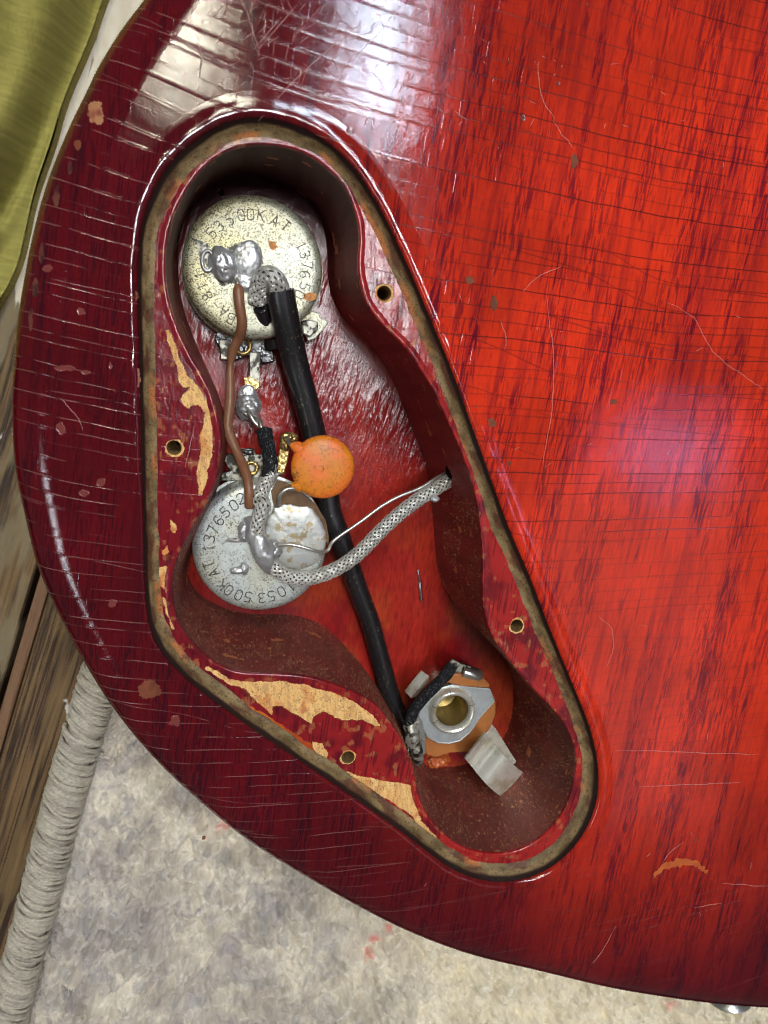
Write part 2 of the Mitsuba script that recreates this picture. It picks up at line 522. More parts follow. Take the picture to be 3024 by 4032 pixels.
def sleeve_color(p, n, uv):
    x, y, z = p.x * 1000, p.y * 1000, p.z * 1000
    s = smoothstep(.87, .92, noise(x * 4.6, y * 4.6, z * 4.6))
    c = mix((.010, .010, .011), (.30, .24, .11), s * .8)
    return mix(c, (.07, .065, .04), smoothstep(.62, .75, fbm(x * 1.2, y * .6, z + 3)) * smoothstep(-13, -17, y) * smoothstep(-30, -24, y) * .7)


mat('sleeve', pr(sleeve_color, .3, 0, .8), lambda p, n, uv: .004 * noise(p.x * 2500, p.y * 2500, p.z * 2500), .001)
mat('braid_metal', pr(lambda p, n, uv: mix((.80, .79, .74), (.58, .56, .48), noise(p.x * 900, p.y * 900, p.z * 900)), .32, .6, .5))
mat('braid_dark', pr((.035, .032, .028), .6, 0, .3))
mat('cloth_black', pr(lambda p, n, uv: mix((.008, .008, .009), (.05, .052, .058), smoothstep(.55, .8, noise(p.x * 6000, p.y * 3000, p.z * 5000))), .85, 0, .2),
    lambda p, n, uv: .10 * noise(p.x * 4500, p.y * 2200, p.z * 4500), .001)
mat('bare_wire', pr((.58, .56, .50), .3, .9, .5), lambda p, n, uv: .01 * noise(p.x * 1500, p.y * 1500, 1), .001)


def cap_color(p, n, uv):
    x, y = mmxy(p)
    c = mix((.70, .155, .020), (.62, .19, .012), smoothstep(.4, .7, fbm(x * .3, y * .3, 4)))
    d = smoothstep(.60, .74, fbm(x * .45 + 2, y * .45, 7)) * smoothstep(.45, .62, noise(x * 4.6, y * 4.6, 3))
    d = d + smoothstep(.74, .80, noise(x * 5.5, y * 3.8, 9)) * .6
    return mix(c, (.14, .055, .018), dr.clip(d, 0, 1) * .75)


mat('cap_wax', pr(cap_color, .42, 0, .4), lambda p, n, uv: .03 * fbm(p.x * 1600, p.y * 1600, p.z * 1600), .001)
mat('phenolic', pr(lambda p, n, uv: mix((.40, .145, .035), (.30, .10, .028), fbm(p.x * 400, p.y * 400, p.z * 900)), .38, 0, .45))
mat('nickel', pr(lambda p, n, uv: mix((.66, .67, .66), (.56, .55, .47), fbm(p.x * 450, p.y * 450, p.z * 450)), .27, .9, .5), lambda p, n, uv: .02 * fbm(p.x * 900, p.y * 900, p.z * 900), .001)
mat('brass_dark', pr((.30, .23, .09), .35, .8, .5))
mat('nickel_warm', pr(lambda p, n, uv: mix((.80, .78, .68), (.56, .52, .36), smoothstep(.4, .7, fbm(p.x * 500, p.y * 500, p.z * 500))), .25, .65, .5), lambda p, n, uv: .02 * fbm(p.x * 700, p.y * 700, p.z * 900), .001)


def plate_color(p, n, uv):
    return mix((.46, .50, .50), (.36, .38, .37), fbm(p.x * 800, p.y * 800, 3))


mat('zinc', pr(plate_color, .45, .6, .5), lambda p, n, uv: .01 * noise(p.x * 4000, p.y * 4000, 3), .001)
mat('chrome', pr((.75, .76, .78), .12, 1.0, .5))
mat('torn_wood', pr(lambda p, n, uv: mix((.52, .14, .03), (.34, .045, .015), fbm(p.x * 700, p.y * 700, p.z * 700)), .3, 0, .5), lambda p, n, uv: .1 * fbm(p.x * 1500, p.y * 1500, p.z * 1500), .001)
mat('chip_wood', pr(lambda p, n, uv: mix((.22, .065, .028), (.09, .022, .014), fbm(p.x * 900, p.y * 600, 3)), .6, 0, .15), lambda p, n, uv: .06 * fbm(p.x * 1200, p.y * 1200, 1), .001)
mat('chip_pale', pr(lambda p, n, uv: mix((.36, .16, .075), (.20, .05, .03), smoothstep(.4, .65, fbm(p.x * 700, p.y * 500, 3))), .4, 0, .4), lambda p, n, uv: .08 * fbm(p.x * 1200, p.y * 900, 1), .001)
mat('chip_dark', pr(lambda p, n, uv: mix((.12, .035, .022), (.05, .012, .012), smoothstep(.35, .65, fbm(p.x * 800, p.y * 500, 3))), .4, 0, .4), lambda p, n, uv: .06 * fbm(p.x * 1200, p.y * 900, 1), .001)
mat('chip_gloss', pr((.16, .035, .03), .1, 0, .6), lambda p, n, uv: .05 * fbm(p.x * 900, p.y * 900, 1), .001)
mat('scratch', pr((.55, .30, .27), .4, 0, .5))
mat('scratch_dark', pr((.05, .006, .008), .4, 0, .5))

# ------------------------------------------------------------------ measured outlines
# outer edge of the cover recess, clockwise from the top
R_PX = [(982, 457), (1042, 460), (1133, 478), (1223, 515), (1314, 575), (1392, 653), (1455, 745), (1510, 840), (1577, 980), (1640, 1120), (1690, 1240), (1740, 1358), (1794, 1493), (1846, 1640), (1891, 1765),
        (1937, 1895), (1977, 2006), (2021, 2119), (2058, 2203), (2099, 2300), (2148, 2430), (2196, 2549), (2240, 2656), (2284, 2762), (2325, 2870), (2353, 2990), (2360, 3096), (2342, 3196), (2295, 3295), (2229, 3375),
        (2150, 3433), (2063, 3466), (1964, 3478), (1864, 3461), (1780, 3426), (1698, 3368), (1599, 3292), (1499, 3219), (1400, 3149), (1280, 3066), (1120, 2958), (1006, 2882), (898, 2804),
        (789, 2724), (717, 2662), (645, 2585), (603, 2515), (580, 2430), (571, 2320), (566, 2204), (563, 2023), (557, 1842), (553, 1662), (548, 1481), (545, 1300), (541, 1180), (541, 1063), (546, 973), (560, 868), (596, 762), (650, 664), (723, 584), (813, 519), (898, 475)]
# inner edge of the ledge (rim of the cavity), clockwise from the top
I_PX = [(1024, 569), (1103, 575), (1193, 599), (1284, 659), (1344, 719), (1386, 798), (1410, 882), (1415, 950), (1407, 1027), (1412, 1093), (1434, 1178), (1470, 1240), (1530, 1305), (1586, 1358), (1645, 1440), (1700, 1525), (1749, 1631), (1798, 1737), (1845, 1859),
        (1875, 1965), (1891, 2079), (1899, 2176), (1899, 2270), (1901, 2380), (1920, 2461), (1948, 2525), (1993, 2583), (2042, 2648), (2107, 2722), (2172, 2787), (2221, 2852), (2255, 2915), (2268, 2980), (2262, 3063), (2242, 3143),
        (2202, 3222), (2149, 3282), (2083, 3328), (2023, 3352), (1964, 3362), (1904, 3358), (1844, 3345), (1785, 3315), (1732, 3269), (1692, 3222), (1659, 3163), (1641, 3096), (1629, 3030), (1612, 2984),
        (1586, 2917), (1546, 2858), (1505, 2802), (1440, 2748), (1368, 2716), (1296, 2688), (1223, 2667), (1151, 2656), (1079, 2653), (1006, 2651), (934, 2644), (876, 2625), (811, 2582), (753, 2524), (710, 2466), (688, 2406),
        (678, 2340), (679, 2270), (693, 2210), (723, 2144), (759, 2072), (801, 2005), (831, 1939), (856, 1879), (868, 1812), (872, 1740), (864, 1662), (846, 1587), (822, 1525), (789, 1464), (750, 1397), (714, 1325), (683, 1245), (660, 1160), (651, 1080), (651, 1003), (663, 912), (695, 822),
        (735, 745), (780, 680), (844, 623), (922, 583)]
# edge of the cavity floor
F_PX = [(1012, 704), (1091, 719), (1151, 744), (1211, 786), (1253, 840), (1283, 930), (1290, 1048), (1296, 1130), (1345, 1241), (1451, 1347), (1509, 1424), (1547, 1497), (1591, 1603), (1634, 1714), (1665, 1785), (1689, 1885),
        (1706, 2049), (1713, 2160), (1732, 2266), (1780, 2362), (1843, 2430), (1925, 2500), (1990, 2594), (2019, 2680), (2018, 2798), (1984, 2904), (1920, 2970), (1830, 3010), (1732, 3022), (1672, 3014), (1645, 2960), (1610, 2890),
        (1565, 2820), (1520, 2755), (1465, 2676), (1411, 2604), (1354, 2539), (1296, 2481), (1223, 2440), (1129, 2419), (1020, 2420), (900, 2400), (800, 2350), (750, 2300), (740, 2240), (755, 2180), (785, 2110), (820, 2040), (855, 1960), (882, 1880), (893, 1780), (885, 1660),
        (865, 1570), (832, 1490), (795, 1410), (760, 1325), (725, 1225), (705, 1120), (700, 1010), (712, 912), (745, 830), (795, 765), (865, 722), (934, 704)]
ZL = ZT - 2.5 * MM              # ledge
ZF = ZT - 28.7 * MM             # cavity floor
NR = 420
Rw = smooth_closed(spline(ats(R_PX, ZT)[:, :2], NR, True), 8)
Iw = smooth_closed(spline(ats(I_PX, ZL)[:, :2], NR, True), 4)
Fw = smooth_closed(spline(ats(F_PX, ZF)[:, :2], NR, True), 4)
nR, nI, nF = normals2(Rw), normals2(Iw), normals2(Fw)
# outline of the guitar, from the top of the picture down the left and along the bottom
B_PX = [(900, -420), (740, -210), (640, -95), (563, 13), (506, 85), (443, 178), (380, 285), (345, 360), (305, 440), (266, 525), (230, 610), (192, 710), (158, 823), (127, 949), (105, 1060), (87, 1160), (70, 1280), (58, 1420), (51, 1560), (52, 1700), (64, 1850),
        (83, 1950), (106, 2050), (138, 2184), (184, 2310), (248, 2445), (312, 2565), (386, 2690), (459, 2799), (551, 2915), (643, 3015), (735, 3102), (827, 3183), (919, 3258), (1028, 3335), (1156, 3414), (1284, 3490), (1412, 3561),
        (1540, 3627), (1668, 3683), (1796, 3730), (1924, 3766), (2052, 3795), (2180, 3826), (2308, 3857), (2437, 3884), (2565, 3905), (2693, 3924), (2821, 3939), (3024, 3954), (3300, 3960), (3700, 3940)]
ZB = ZT - 4 * MM
Bo = spline(ats(B_PX, ZB)[:, :2], 300)


# ------------------------------------------------------------------ guitar: body
def ring(base, nn, d, z):
    return np.c_[base + nn * d * MM, np.full(len(base), ZT + z * MM)]


tB = np.gradient(Bo, axis=0); tB /= np.linalg.norm(tB, axis=1, keepdims=True)
nB = np.stack([tB[:, 1], -tB[:, 0]], 1)
if nB[100] @ np.array([-1, 0]) < 0: nB = -nB       # outward on the left is -x
prof = []
for d in np.concatenate([np.linspace(7, 1, 13), [.6, .3, .1, .02, 0]]):
    t = (7 - d) / 7
    prof.append((-d, -4.0 * (1 - math.sqrt(max(0, 1 - t * t)))))
prof += [(0, -6), (0, -24), (-.3, -27), (-1.2, -30), (-3, -33), (-6, -34.6), (-9, -35)]
edge_rings = [np.c_[Bo + nB * d * MM, np.full(len(Bo), ZT + z * MM)] for d, z in prof]
lip = [(3.4, 0), (2.8, .02), (2.35, .07), (2.0, .15), (1.7, .215), (1.4, .255), (1.1, .272), (.85, .262), (.62, .23), (.42, .16), (.22, .02), (.08, -.14), (0, -.30)]
_c = Rw - Rw.mean(0)
left_w = np.clip((-_c[:, 0] * 1000 - 14) / 4, 0, 1) * np.clip((-_c[:, 1] * 1000 + 18) / 8, 0, 1)      # lacquer lip lost along the left side
low_w = np.clip((-_c[:, 1] * 1000 - 12) / 10, 0, 1) * np.clip((12 - _c[:, 0] * 1000) / 10, 0, 1)
lipf = (1 - .9 * np.maximum(left_w, .7 * low_w)) * (.75 + .8 * (meshkit.fbm(np.c_[Rw * 420, np.zeros(NR)], 3, 15) - .3))
lipf = np.clip(lipf, .05, 1.25)
lip_rings = [np.c_[Rw + nR * d * MM, ZT + z * MM * (lipf if z > 0 else np.ones(NR))] for d, z in lip]
inner = edge_rings[0][:, :2]
far = [(.20, inner[-1, 1]), (.20, .16), (inner[0, 0], .16)]
top = Polygon(np.vstack([inner, far]), [lip_rings[0][:, :2]])
tv, tf = trimesh.creation.triangulate_polygon(top, engine='earcut')
top_mesh = upward(M(np.c_[tv, np.full(len(tv), ZT)], tf))
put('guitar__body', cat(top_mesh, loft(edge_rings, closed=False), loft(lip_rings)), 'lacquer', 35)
tag('guitar', 'cherry red solid body electric guitar lying face down with its control cavity open', 'guitar')
scene_back = flat(Polygon(np.vstack([edge_rings[-1][:, :2], [(.20, edge_rings[-1][-1, 1]), (.20, .16), (edge_rings[-1][0, 0], .16)]]), []), ZT - 35 * MM)
put('guitar__face', scene_back, 'lacquer')

band = [(0, -.30), (-.12, -.6), (-.34, -.95), (-.58, -1.3), (-.88, -1.7), (-1.2, -2.08), (-1.6, -2.34), (-2.1, -2.5)]
amp = meshkit.fbm(np.c_[Rw * 260, np.zeros(NR)], 3, 5) - .5
band_rings = []
for i, (d, z) in enumerate(band):
    k = 0 if i == 0 else .9
    band_rings.append(np.c_[Rw + nR * ((d + k * amp * min(1, i / 4)) * MM)[:, None], np.full(NR, ZT + z * MM)])
put('guitar__recess_edge', loft(band_rings), 'worn_edge', 40)
tag('guitar__recess_edge', 'bare olive brown wood worn along the edge of the recess')

# ledge: a film of lacquer with chips broken out of it, on bare wood
Z2 = lambda q: [(500 + x / 1.659, 1300 + y / 1.659) for x, y in q]
Z3 = lambda q: [(500 + x / 1.3825, 2300 + y / 1.3825) for x, y in q]
chips = [Z2([(245, 0), (275, 0), (310, 80), (340, 170), (370, 240), (385, 290), (430, 330), (490, 410), (540, 470), (570, 520), (560, 620), (560, 760), (545, 880), (520, 920), (525, 990), (490, 1080), (470, 1070), (465, 1000), (450, 930), (470, 850),
             (480, 760), (470, 690), (500, 620), (510, 540), (470, 480), (400, 510), (360, 480), (350, 450), (410, 370), (360, 380), (340, 330), (325, 240), (300, 180), (280, 120)]),
         Z2([(280, 1240), (320, 1260), (330, 1300), (305, 1330), (285, 1300)]), Z2([(205, 1550), (260, 1540), (270, 1590), (240, 1700), (215, 1670)]), Z2([(225, 1440), (265, 1400), (270, 1450), (235, 1480)]),
         Z2([(310, 1440), (345, 1385), (350, 1400), (325, 1450)]), Z2([(225, 1740), (255, 1750), (300, 1860), (340, 1930), (300, 1960), (260, 1870)]),
         Z3([(420, 440), (520, 490), (560, 520), (700, 530), (860, 530), (980, 550), (1040, 570), (1130, 590), (1230, 640), (1330, 710), (1385, 775), (1350, 775), (1270, 740), (1200, 745), (1130, 730), (1080, 690), (1020, 720), (1000, 770), (960, 735),
             (900, 700), (850, 670), (790, 665), (795, 725), (740, 670), (690, 630), (640, 570), (570, 555), (500, 510), (430, 470)]),
         Z3([(1010, 855), (1060, 870), (1100, 920), (1090, 960), (1050, 945), (1010, 890)]),
         Z3([(1015, 970), (1080, 985), (1130, 1030), (1200, 1020), (1290, 1050), (1400, 1075), (1480, 1080), (1545, 1100), (1570, 1180), (1590, 1260), (1640, 1330), (1700, 1400), (1680, 1420), (1600, 1340), (1550, 1260), (1480, 1220), (1420, 1170),
             (1330, 1140), (1240, 1100), (1150, 1060), (1050, 1010)])]
HOLES = [(1513, 1154), (685, 1763), (2036, 2465), (1371, 2984)]
ledge_out = Polygon(band_rings[-1][:, :2]).buffer(.4 * MM)
rim_poly = Polygon(Iw)
film_ = ledge_out.difference(rim_poly.buffer(.25 * MM))
wood = ledge_out.difference(rim_poly.buffer(.05 * MM))
for i, c in enumerate(chips):
    film_ = film_.difference(roughen(ats(c, ZL)[:, :2], .22 * MM, .18 * MM, 20 + i))
hole_w = [at(x, y, ZL) for x, y in HOLES]
for i, h in enumerate(hole_w):
    worn = roughen(np.array(Point(h[:2]).buffer(1.42 * MM, 16).exterior.coords[:-1]), .25 * MM, .25 * MM, 50 + i)
    film_ = film_.difference(worn)
    wood = wood.difference(Point(h[:2]).buffer(1.05 * MM, 16))
put('guitar__ledge', slab(film_, ZL - .30 * MM, ZL), 'ledge_lacquer')
tag('guitar__ledge', 'chipped red lacquer on the ledge around the cavity')
put('guitar__bare_wood', flat(wood, ZL - .27 * MM), 'bare_wood')
tag('guitar__bare_wood', 'pale bare wood where lacquer has flaked off')
mat('orange_film', film(lambda p, n, uv: mix((.52, .115, .016), (.36, .05, .014), smoothstep(.35, .7, fbm(p.x * 350, p.y * 350, 2))), .12))
for i, q in enumerate([[(640, 640), (760, 712), (900, 800), (1010, 875), (1022, 960), (960, 925), (850, 845), (740, 755)], [(1130, 1062), (1250, 1118), (1400, 1195), (1520, 1285), (1610, 1390), (1690, 1460), (1640, 1450), (1500, 1345), (1350, 1240), (1200, 1135)]]):
    put('guitar__orange_stain', slab(roughen(ats(Z3(q), ZL)[:, :2], .3 * MM, .25 * MM, 90 + i), ZL - .02 * MM, ZL + .03 * MM), 'orange_film')
for h in hole_w:
    a = np.linspace(0, 2 * np.pi, 24, endpoint=False)
    rr = []
    for d, z in [(1.15, -.14), (1.03, -.3), (.98, -1.2), (.9, -6), (.5, -9)]:
        rr.append(np.stack([h[0] + d * MM * np.cos(a), h[1] + d * MM * np.sin(a), np.full(24, ZL + z * MM)], 1))
    put('guitar__screw_hole', loft(rr), 'hole_wood', 60)

# rim bead, wall and floor of the cavity
bead = [(1.1, -.01), (.75, .05), (.45, .10), (.22, .085), (.06, .0), (0, -.15), (-.03, -.5)]
bj = (meshkit.fbm(np.c_[Iw * 500, np.zeros(NR)], 2, 3) - .5)
bead_rings = [np.c_[Iw + nI * ((d * (1 + .5 * bj)) * MM)[:, None], ZL + z * MM * (1 + .8 * bj)] for d, z in bead]
put('guitar__cavity_rim', loft(bead_rings), 'ledge_lacquer', 50)
# pair every rim point with a floor point
exp_ = Iw
j = np.array([np.argmin(((Fw - q) ** 2).sum(1)) for q in exp_]).astype(float)
j = np.unwrap(j, period=NR)
from scipy.ndimage import uniform_filter1d
j0 = np.maximum.accumulate(j) if j[-1] > j[0] else np.minimum.accumulate(j)
j0 = np.concatenate([j0 - NR * np.sign(j[-1] - j[0]), j0, j0 + NR * np.sign(j[-1] - j[0])])
js = uniform_filter1d(j0, 9)[NR:2 * NR]
Fx = np.concatenate([Fw, Fw, Fw, Fw, Fw]); ix = np.arange(len(Fx))
Fp = np.stack([np.interp(js + 2 * NR, ix, Fx[:, k]) for k in range(2)], 1)
wall_rings = []
for s in np.linspace(0, 1, 15):
    z = -.5 + (ZF - ZL) / MM * s + .5 * s
    q = Iw * (1 - s) + Fp * s
    w = (meshkit.fbm(np.c_[q * 180, np.full(NR, s * 2)], 3, 2) - .5) * .5 * math.sin(math.pi * s)
    wall_rings.append(np.c_[q - nI * (.03 + 0 * s) * MM + nI * (w * MM)[:, None], np.full(NR, ZL + z * MM)])
put('guitar__cavity_wall', loft(wall_rings), 'cavity_wall', 40)
wm_ = loft(wall_rings)
fp_, ft_ = trimesh.sample.sample_surface(wm_, 16000, seed=5)
kp = (fp_[:, 1] < -.022) & (meshkit.fbm(fp_ * 120, 2, 6) > .42)
fp_, fnr = fp_[kp], wm_.face_normals[ft_[kp]]
cen = np.array([Iw[:, 0].mean(), Iw[:, 1].mean(), 0])
fnr = np.where((((cen - fp_) * fnr)[:, :2].sum(1) < 0)[:, None], -fnr, fnr)
dv = np.stack([rng.normal(0, .5, len(fp_)), rng.normal(0, .5, len(fp_)), rng.normal(-.4, .9, len(fp_))], 1)
dv -= fnr * (dv * fnr).sum(1)[:, None]
dv = dv / np.linalg.norm(dv, axis=1, keepdims=True) * rng.uniform(.35, 1.1, len(fp_))[:, None] * MM
sdv = np.cross(dv, fnr); sdv = sdv / np.linalg.norm(sdv, axis=1, keepdims=True) * .035 * MM
n0 = len(fp_); ar = np.arange(n0)
fz0 = fp_ + fnr * .05 * MM
mat('wood_fuzz', pr(lambda p, n, uv: mix((.16, .06, .03), (.46, .25, .11), noise(p.x * 900, p.y * 900, p.z * 900)), .7, 0, .3))
put('guitar__wood_fuzz', M(np.vstack([fz0 - sdv, fz0 + sdv, fz0 + dv + fnr * .22 * MM]), np.stack([ar, ar + n0, ar + 2 * n0], 1)), 'wood_fuzz')
labels['guitar__wood_fuzz'] = {'label': 'short raised wood fibres on the cavity walls', 'kind': 'stuff'}
fl = wall_rings[-1][:, :2]
fpoly = Polygon(fl).buffer(.6 * MM)
put('guitar__cavity_floor', flat(fpoly, ZF + .02 * MM), 'cavity_floor')
# dark wire hole bored through the right wall
hp = at(1786, 1860, ZT - 15 * MM)
put('guitar__wire_hole', blob(hp + np.array([.6, .5, 0]) * MM, np.array([2.0, 2.2, 3.0]) * MM, 4, .1, False), 'black_void', True)

# details on the lacquer: chips, scratches, a torn orange scrape
P_ = lambda q: [(x * 1.8228, y * 1.8228) for x, y in q]
zA = lambda x, y: (700 + x / 2.765, 750 + y / 2.765)
zB = lambda x, y: (730 + x / 2.765, 1880 + y / 2.765)
zC = lambda x, y: (820 + x / 2.765, 1250 + y / 2.765)
zD = lambda x, y: (1550 + x / 2.765, 2550 + y / 2.765)
zG = lambda x, y: (1250 + x / 2.074, 1750 + y / 2.074)
V = lambda mm: ZT + H - mm * MM     # height that lies mm below the camera

def surf(xy):
    """Height of the guitar's upper face, rounded over towards its outline."""
    d = np.array([outline.distance(Point(q)) for q in xy]) / MM
    t = np.clip((7 - d) / 7, 0, 1)
    return ZT - 4 * MM * (1 - np.sqrt(1 - t * t))


outline = LineString(Bo)


def drape(g, seed, h=.06):
    b = np.array(g.exterior.coords[:-1]); c = b.mean(0)
    rings = []
    for s, k in ((1.04, -.6), (1, .35), (.93, 1.0), (.84, .7), (.7, .45), (.45, .5), (.2, .4), (.02, .45)):
        q = c + (b - c) * s
        rings.append(np.c_[q, surf(q) + h * MM * k * (.6 + .8 * meshkit.fbm(np.c_[q * 900, np.full(len(q), seed)], 2, 3))])
    return upward(loft(rings))


for i, (x, y, rx, ry, m) in enumerate([(205, 240, 20, 26, 'chip_pale'), (165, 310, 8, 13, 'chip_wood'), (148, 360, 6, 16, 'chip_dark'), (118, 420, 7, 26, 'chip_dark'), (85, 545, 6, 24, 'chip_dark'), (72, 620, 7, 22, 'chip_dark'), (62, 690, 5, 26, 'chip_dark'), (288, 640, 9, 17, 'chip_wood'), (296, 815, 8, 22, 'chip_pale'),
                                       (140, 795, 24, 7, 'chip_gloss'), (185, 805, 12, 5, 'chip_gloss'), (238, 790, 4, 9, 'chip_gloss'), (1500, 1815, 3, 4, 'chip_gloss'), (1240, 347, 7, 17, 'chip_wood'), (1015, 606, 9, 8, 'chip_wood'), (1066, 655, 8, 17, 'chip_wood'), (1061, 914, 11, 10, 'chip_wood'), (322, 1490, 24, 20, 'chip_wood'), (378, 1558, 12, 12, 'chip_gloss'),
                                       (243, 1303, 9, 10, 'chip_gloss'), (218, 1043, 10, 8, 'chip_gloss'), (100, 578, 11, 9, 'chip_gloss'), (175, 673, 9, 9, 'chip_gloss'), (757, 283, 9, 11, 'chip_gloss'), (1100, 1000, 4, 6, 'chip_wood'),
                                       (1325, 868, 7, 5, 'chip_wood'), (1205, 180, 5, 5, 'chip_gloss'), (130, 925, 10, 14, 'chip_gloss'), (180, 1065, 12, 8, 'chip_gloss'), (1130, 255, 5, 9, 'chip_gloss'), (440, 1815, 4, 4, 'chip_wood')]):
    a = np.linspace(0, 2 * np.pi, 18, endpoint=False)
    g = roughen(ats(P_(np.stack([x + rx * np.cos(a), y + ry * np.sin(a)], 1)), ZT)[:, :2], min(.5, .032 * min(rx, ry)) * MM, .16 * MM, 80 + i)
    put('guitar__lacquer_chip', drape(g, i), m, True)
sc = P_([(1412, 1897), (1415, 1880), (1430, 1868), (1450, 1858), (1475, 1853), (1500, 1857), (1520, 1870), (1530, 1885), (1524, 1893), (1512, 1878), (1495, 1870), (1478, 1868), (1462, 1872), (1440, 1876), (1424, 1890)])
put('guitar__scrape', slab(roughen(ats(sc, ZT)[:, :2], .55 * MM, .16 * MM, 77), ZT - .05 * MM, ZT + .06 * MM, .03 * MM), 'torn_wood')
tag('guitar__scrape', 'ragged orange scrape in the red lacquer')


def hairline(pts, r=.045, m='scratch', z=ZT, seed=0):
    w = ats(pts, z)
    w[:, 2] = surf(w[:, :2]) if z == ZT else w[:, 2]
    q = spline(w, max(8, int(np.linalg.norm(np.diff(w, axis=0), axis=1).sum() / (.5 * MM)))) if len(w) > 2 else np.linspace(w[0], w[1], 12)
    q[:, :2] += (meshkit.fbm(np.c_[q[:, :2] * 900, np.full(len(q), seed)], 2, 3)[:, None] - .5) * .35 * MM
    rr = r * MM * np.sin(np.linspace(.12, math.pi - .12, len(q))) ** .5
    return tube(q, rr, 6, False)


lines = [[(1180, 640), (1196, 820), (1180, 960), (1172, 1000)], [(1440, 650), (1500, 690), (1530, 745), (1590, 800), (1659, 850)], [(1160, 140), (1170, 210), (1200, 260)], [(1240, 320), (1215, 290), (1195, 260)],
         [(1080, 690), (1095, 740), (1090, 755)], [(1215, 575), (1160, 600), (1130, 630)], [(1290, 1330), (1320, 1360), (1325, 1400), (1310, 1440)],
         [(545, 110), (610, 35)], [(560, 105), (640, 12)], [(780, 50), (640, 170), (560, 260)], [(830, 60), (720, 170)], [(1010, 260), (980, 240)], [(415, 60), (432, 110), (430, 170)], [(520, 0), (545, 60), (560, 120)], [(1476, 1820), (1440, 1850), (1425, 1890)],
         [(1380, 1700), (1600, 1690)], [(1330, 1620), (1640, 1630)], [(1500, 1960), (1560, 1950)], [(1560, 1908), (1659, 1915)], [(100, 845), (150, 880), (180, 930)], [(420, 920), (400, 1010)], [(1330, 2000), (1280, 2080), (1230, 2130)]]
put('guitar__scratch', cat(*[hairline(P_(l), .036, seed=i) for i, l in enumerate(lines)]), 'scratch', True)
labels['guitar__scratch'] = {'label': 'fine pale scratches in the red lacquer', 'kind': 'stuff'}
fine = []
for i in range(170):
    x, y = rng.uniform(420, 900), rng.uniform(10, 300)
    a, L = rng.normal(1.2 if x > 640 else .9, .7), rng.uniform(8, 45)
    fine.append(hairline(P_([(x, y), (x + L * math.cos(a), y - L * math.sin(a))]), .022, seed=100 + i))
for i in range(60):
    x, y = rng.uniform(900, 1640), rng.uniform(10, 2000)
    a, L = rng.uniform(0, 3.1), rng.uniform(4, 18)
    fine.append(hairline(P_([(x, y), (x + L * math.cos(a), y - L * math.sin(a))]), .03, seed=400 + i))
keep = Polygon(lip_rings[0][:, :2])
fine = [m for m in fine if not keep.intersects(LineString(m.vertices[::6, :2]))]
put('guitar__scratch', cat(*fine), 'scratch', True)
labels['guitar__scratch_001'] = {'label': 'hair fine scuffs in the glossy lacquer', 'kind': 'stuff'}
# strap button on the lower edge
sb = at(2890, 3945, ZB) + np.array([.0086, -.0020, -.0138])
put('guitar__strap_button', lathe([(0, -11.2), (3.5, -11.1), (5.0, -10.7), (5.5, -10.1), (5.2, -9.3), (3.4, -8.0), (2.6, -4), (3.4, -1), (4.5, 1)][::-1], (0, 0, 0), 48).apply_transform(np.diag([MM, MM, MM, 1])).apply_transform(
    np.vstack([np.c_[np.array([[1, 0, 0], [0, 0, 1], [0, -1, 0]], float), sb], [0, 0, 0, 1]])), 'nickel', 40)
tag('guitar__strap_button', 'round chrome strap button on the lower edge')
# torn splinter of floor veneer beside the jack, a drip of lacquer by the upper pot
tw = at(*zD(480, 1215), ZF + .2 * MM)
put('guitar__torn_wood', blob(tw, np.array([2.6, 1.5, 1.9]) * MM, 5, .55, True, 2.4), 'torn_wood', 40)
tag('guitar__torn_wood', 'torn orange splinter of wood at the cavity floor')
put('guitar__lacquer_drip', blob(at(873, 759, ZF), np.array([.55, .55, .7]) * MM, 3, .05), 'tar', True)

# ------------------------------------------------------------------ stamped lettering
GL = {'0': [[(0, .25), (.1, .05), (.3, 0), (.5, .05), (.6, .25), (.6, .75), (.5, .95), (.3, 1), (.1, .95), (0, .75), (0, .25)]],
      '1': [[(.12, .78), (.32, 1), (.32, 0)]], '2': [[(0, .8), (.12, .97), (.35, 1), (.56, .88), (.58, .66), (.4, .42), (0, 0), (.6, 0)]],
      '3': [[(.02, .9), (.25, 1), (.5, .92), (.55, .72), (.45, .56), (.25, .52), (.5, .46), (.6, .26), (.5, .06), (.25, 0), (0, .1)]],
      '5': [[(.56, 1), (.08, 1), (.04, .56), (.3, .62), (.54, .5), (.6, .28), (.5, .06), (.25, 0), (0, .1)]],
      '6': [[(.54, .92), (.35, 1), (.12, .86), (.0, .5), (.02, .2), (.2, 0), (.42, 0), (.6, .16), (.6, .38), (.42, .54), (.2, .52), (.02, .34)]],
      '7': [[(0, 1), (.6, 1), (.22, 0)]], '8': [[(.3, .53), (.08, .66), (.08, .88), (.3, 1), (.52, .88), (.52, .66), (.3, .53), (.02, .36), (.02, .14), (.3, 0), (.58, .14), (.58, .36), (.3, .53)]],
      'A': [[(0, 0), (.3, 1), (.6, 0)], [(.1, .34), (.5, .34)]], 'B': [[(0, 0), (0, 1), (.4, 1), (.55, .86), (.5, .62), (.36, .54), (0, .54)], [(.36, .54), (.6, .4), (.58, .12), (.4, 0), (0, 0)]],
      'K': [[(0, 0), (0, 1)], [(.58, 1), (0, .42)], [(.2, .6), (.6, 0)]], 'T': [[(0, 1), (.6, 1)], [(.3, 1), (.3, 0)]], '-': [[(.1, .5), (.5, .5)]]}


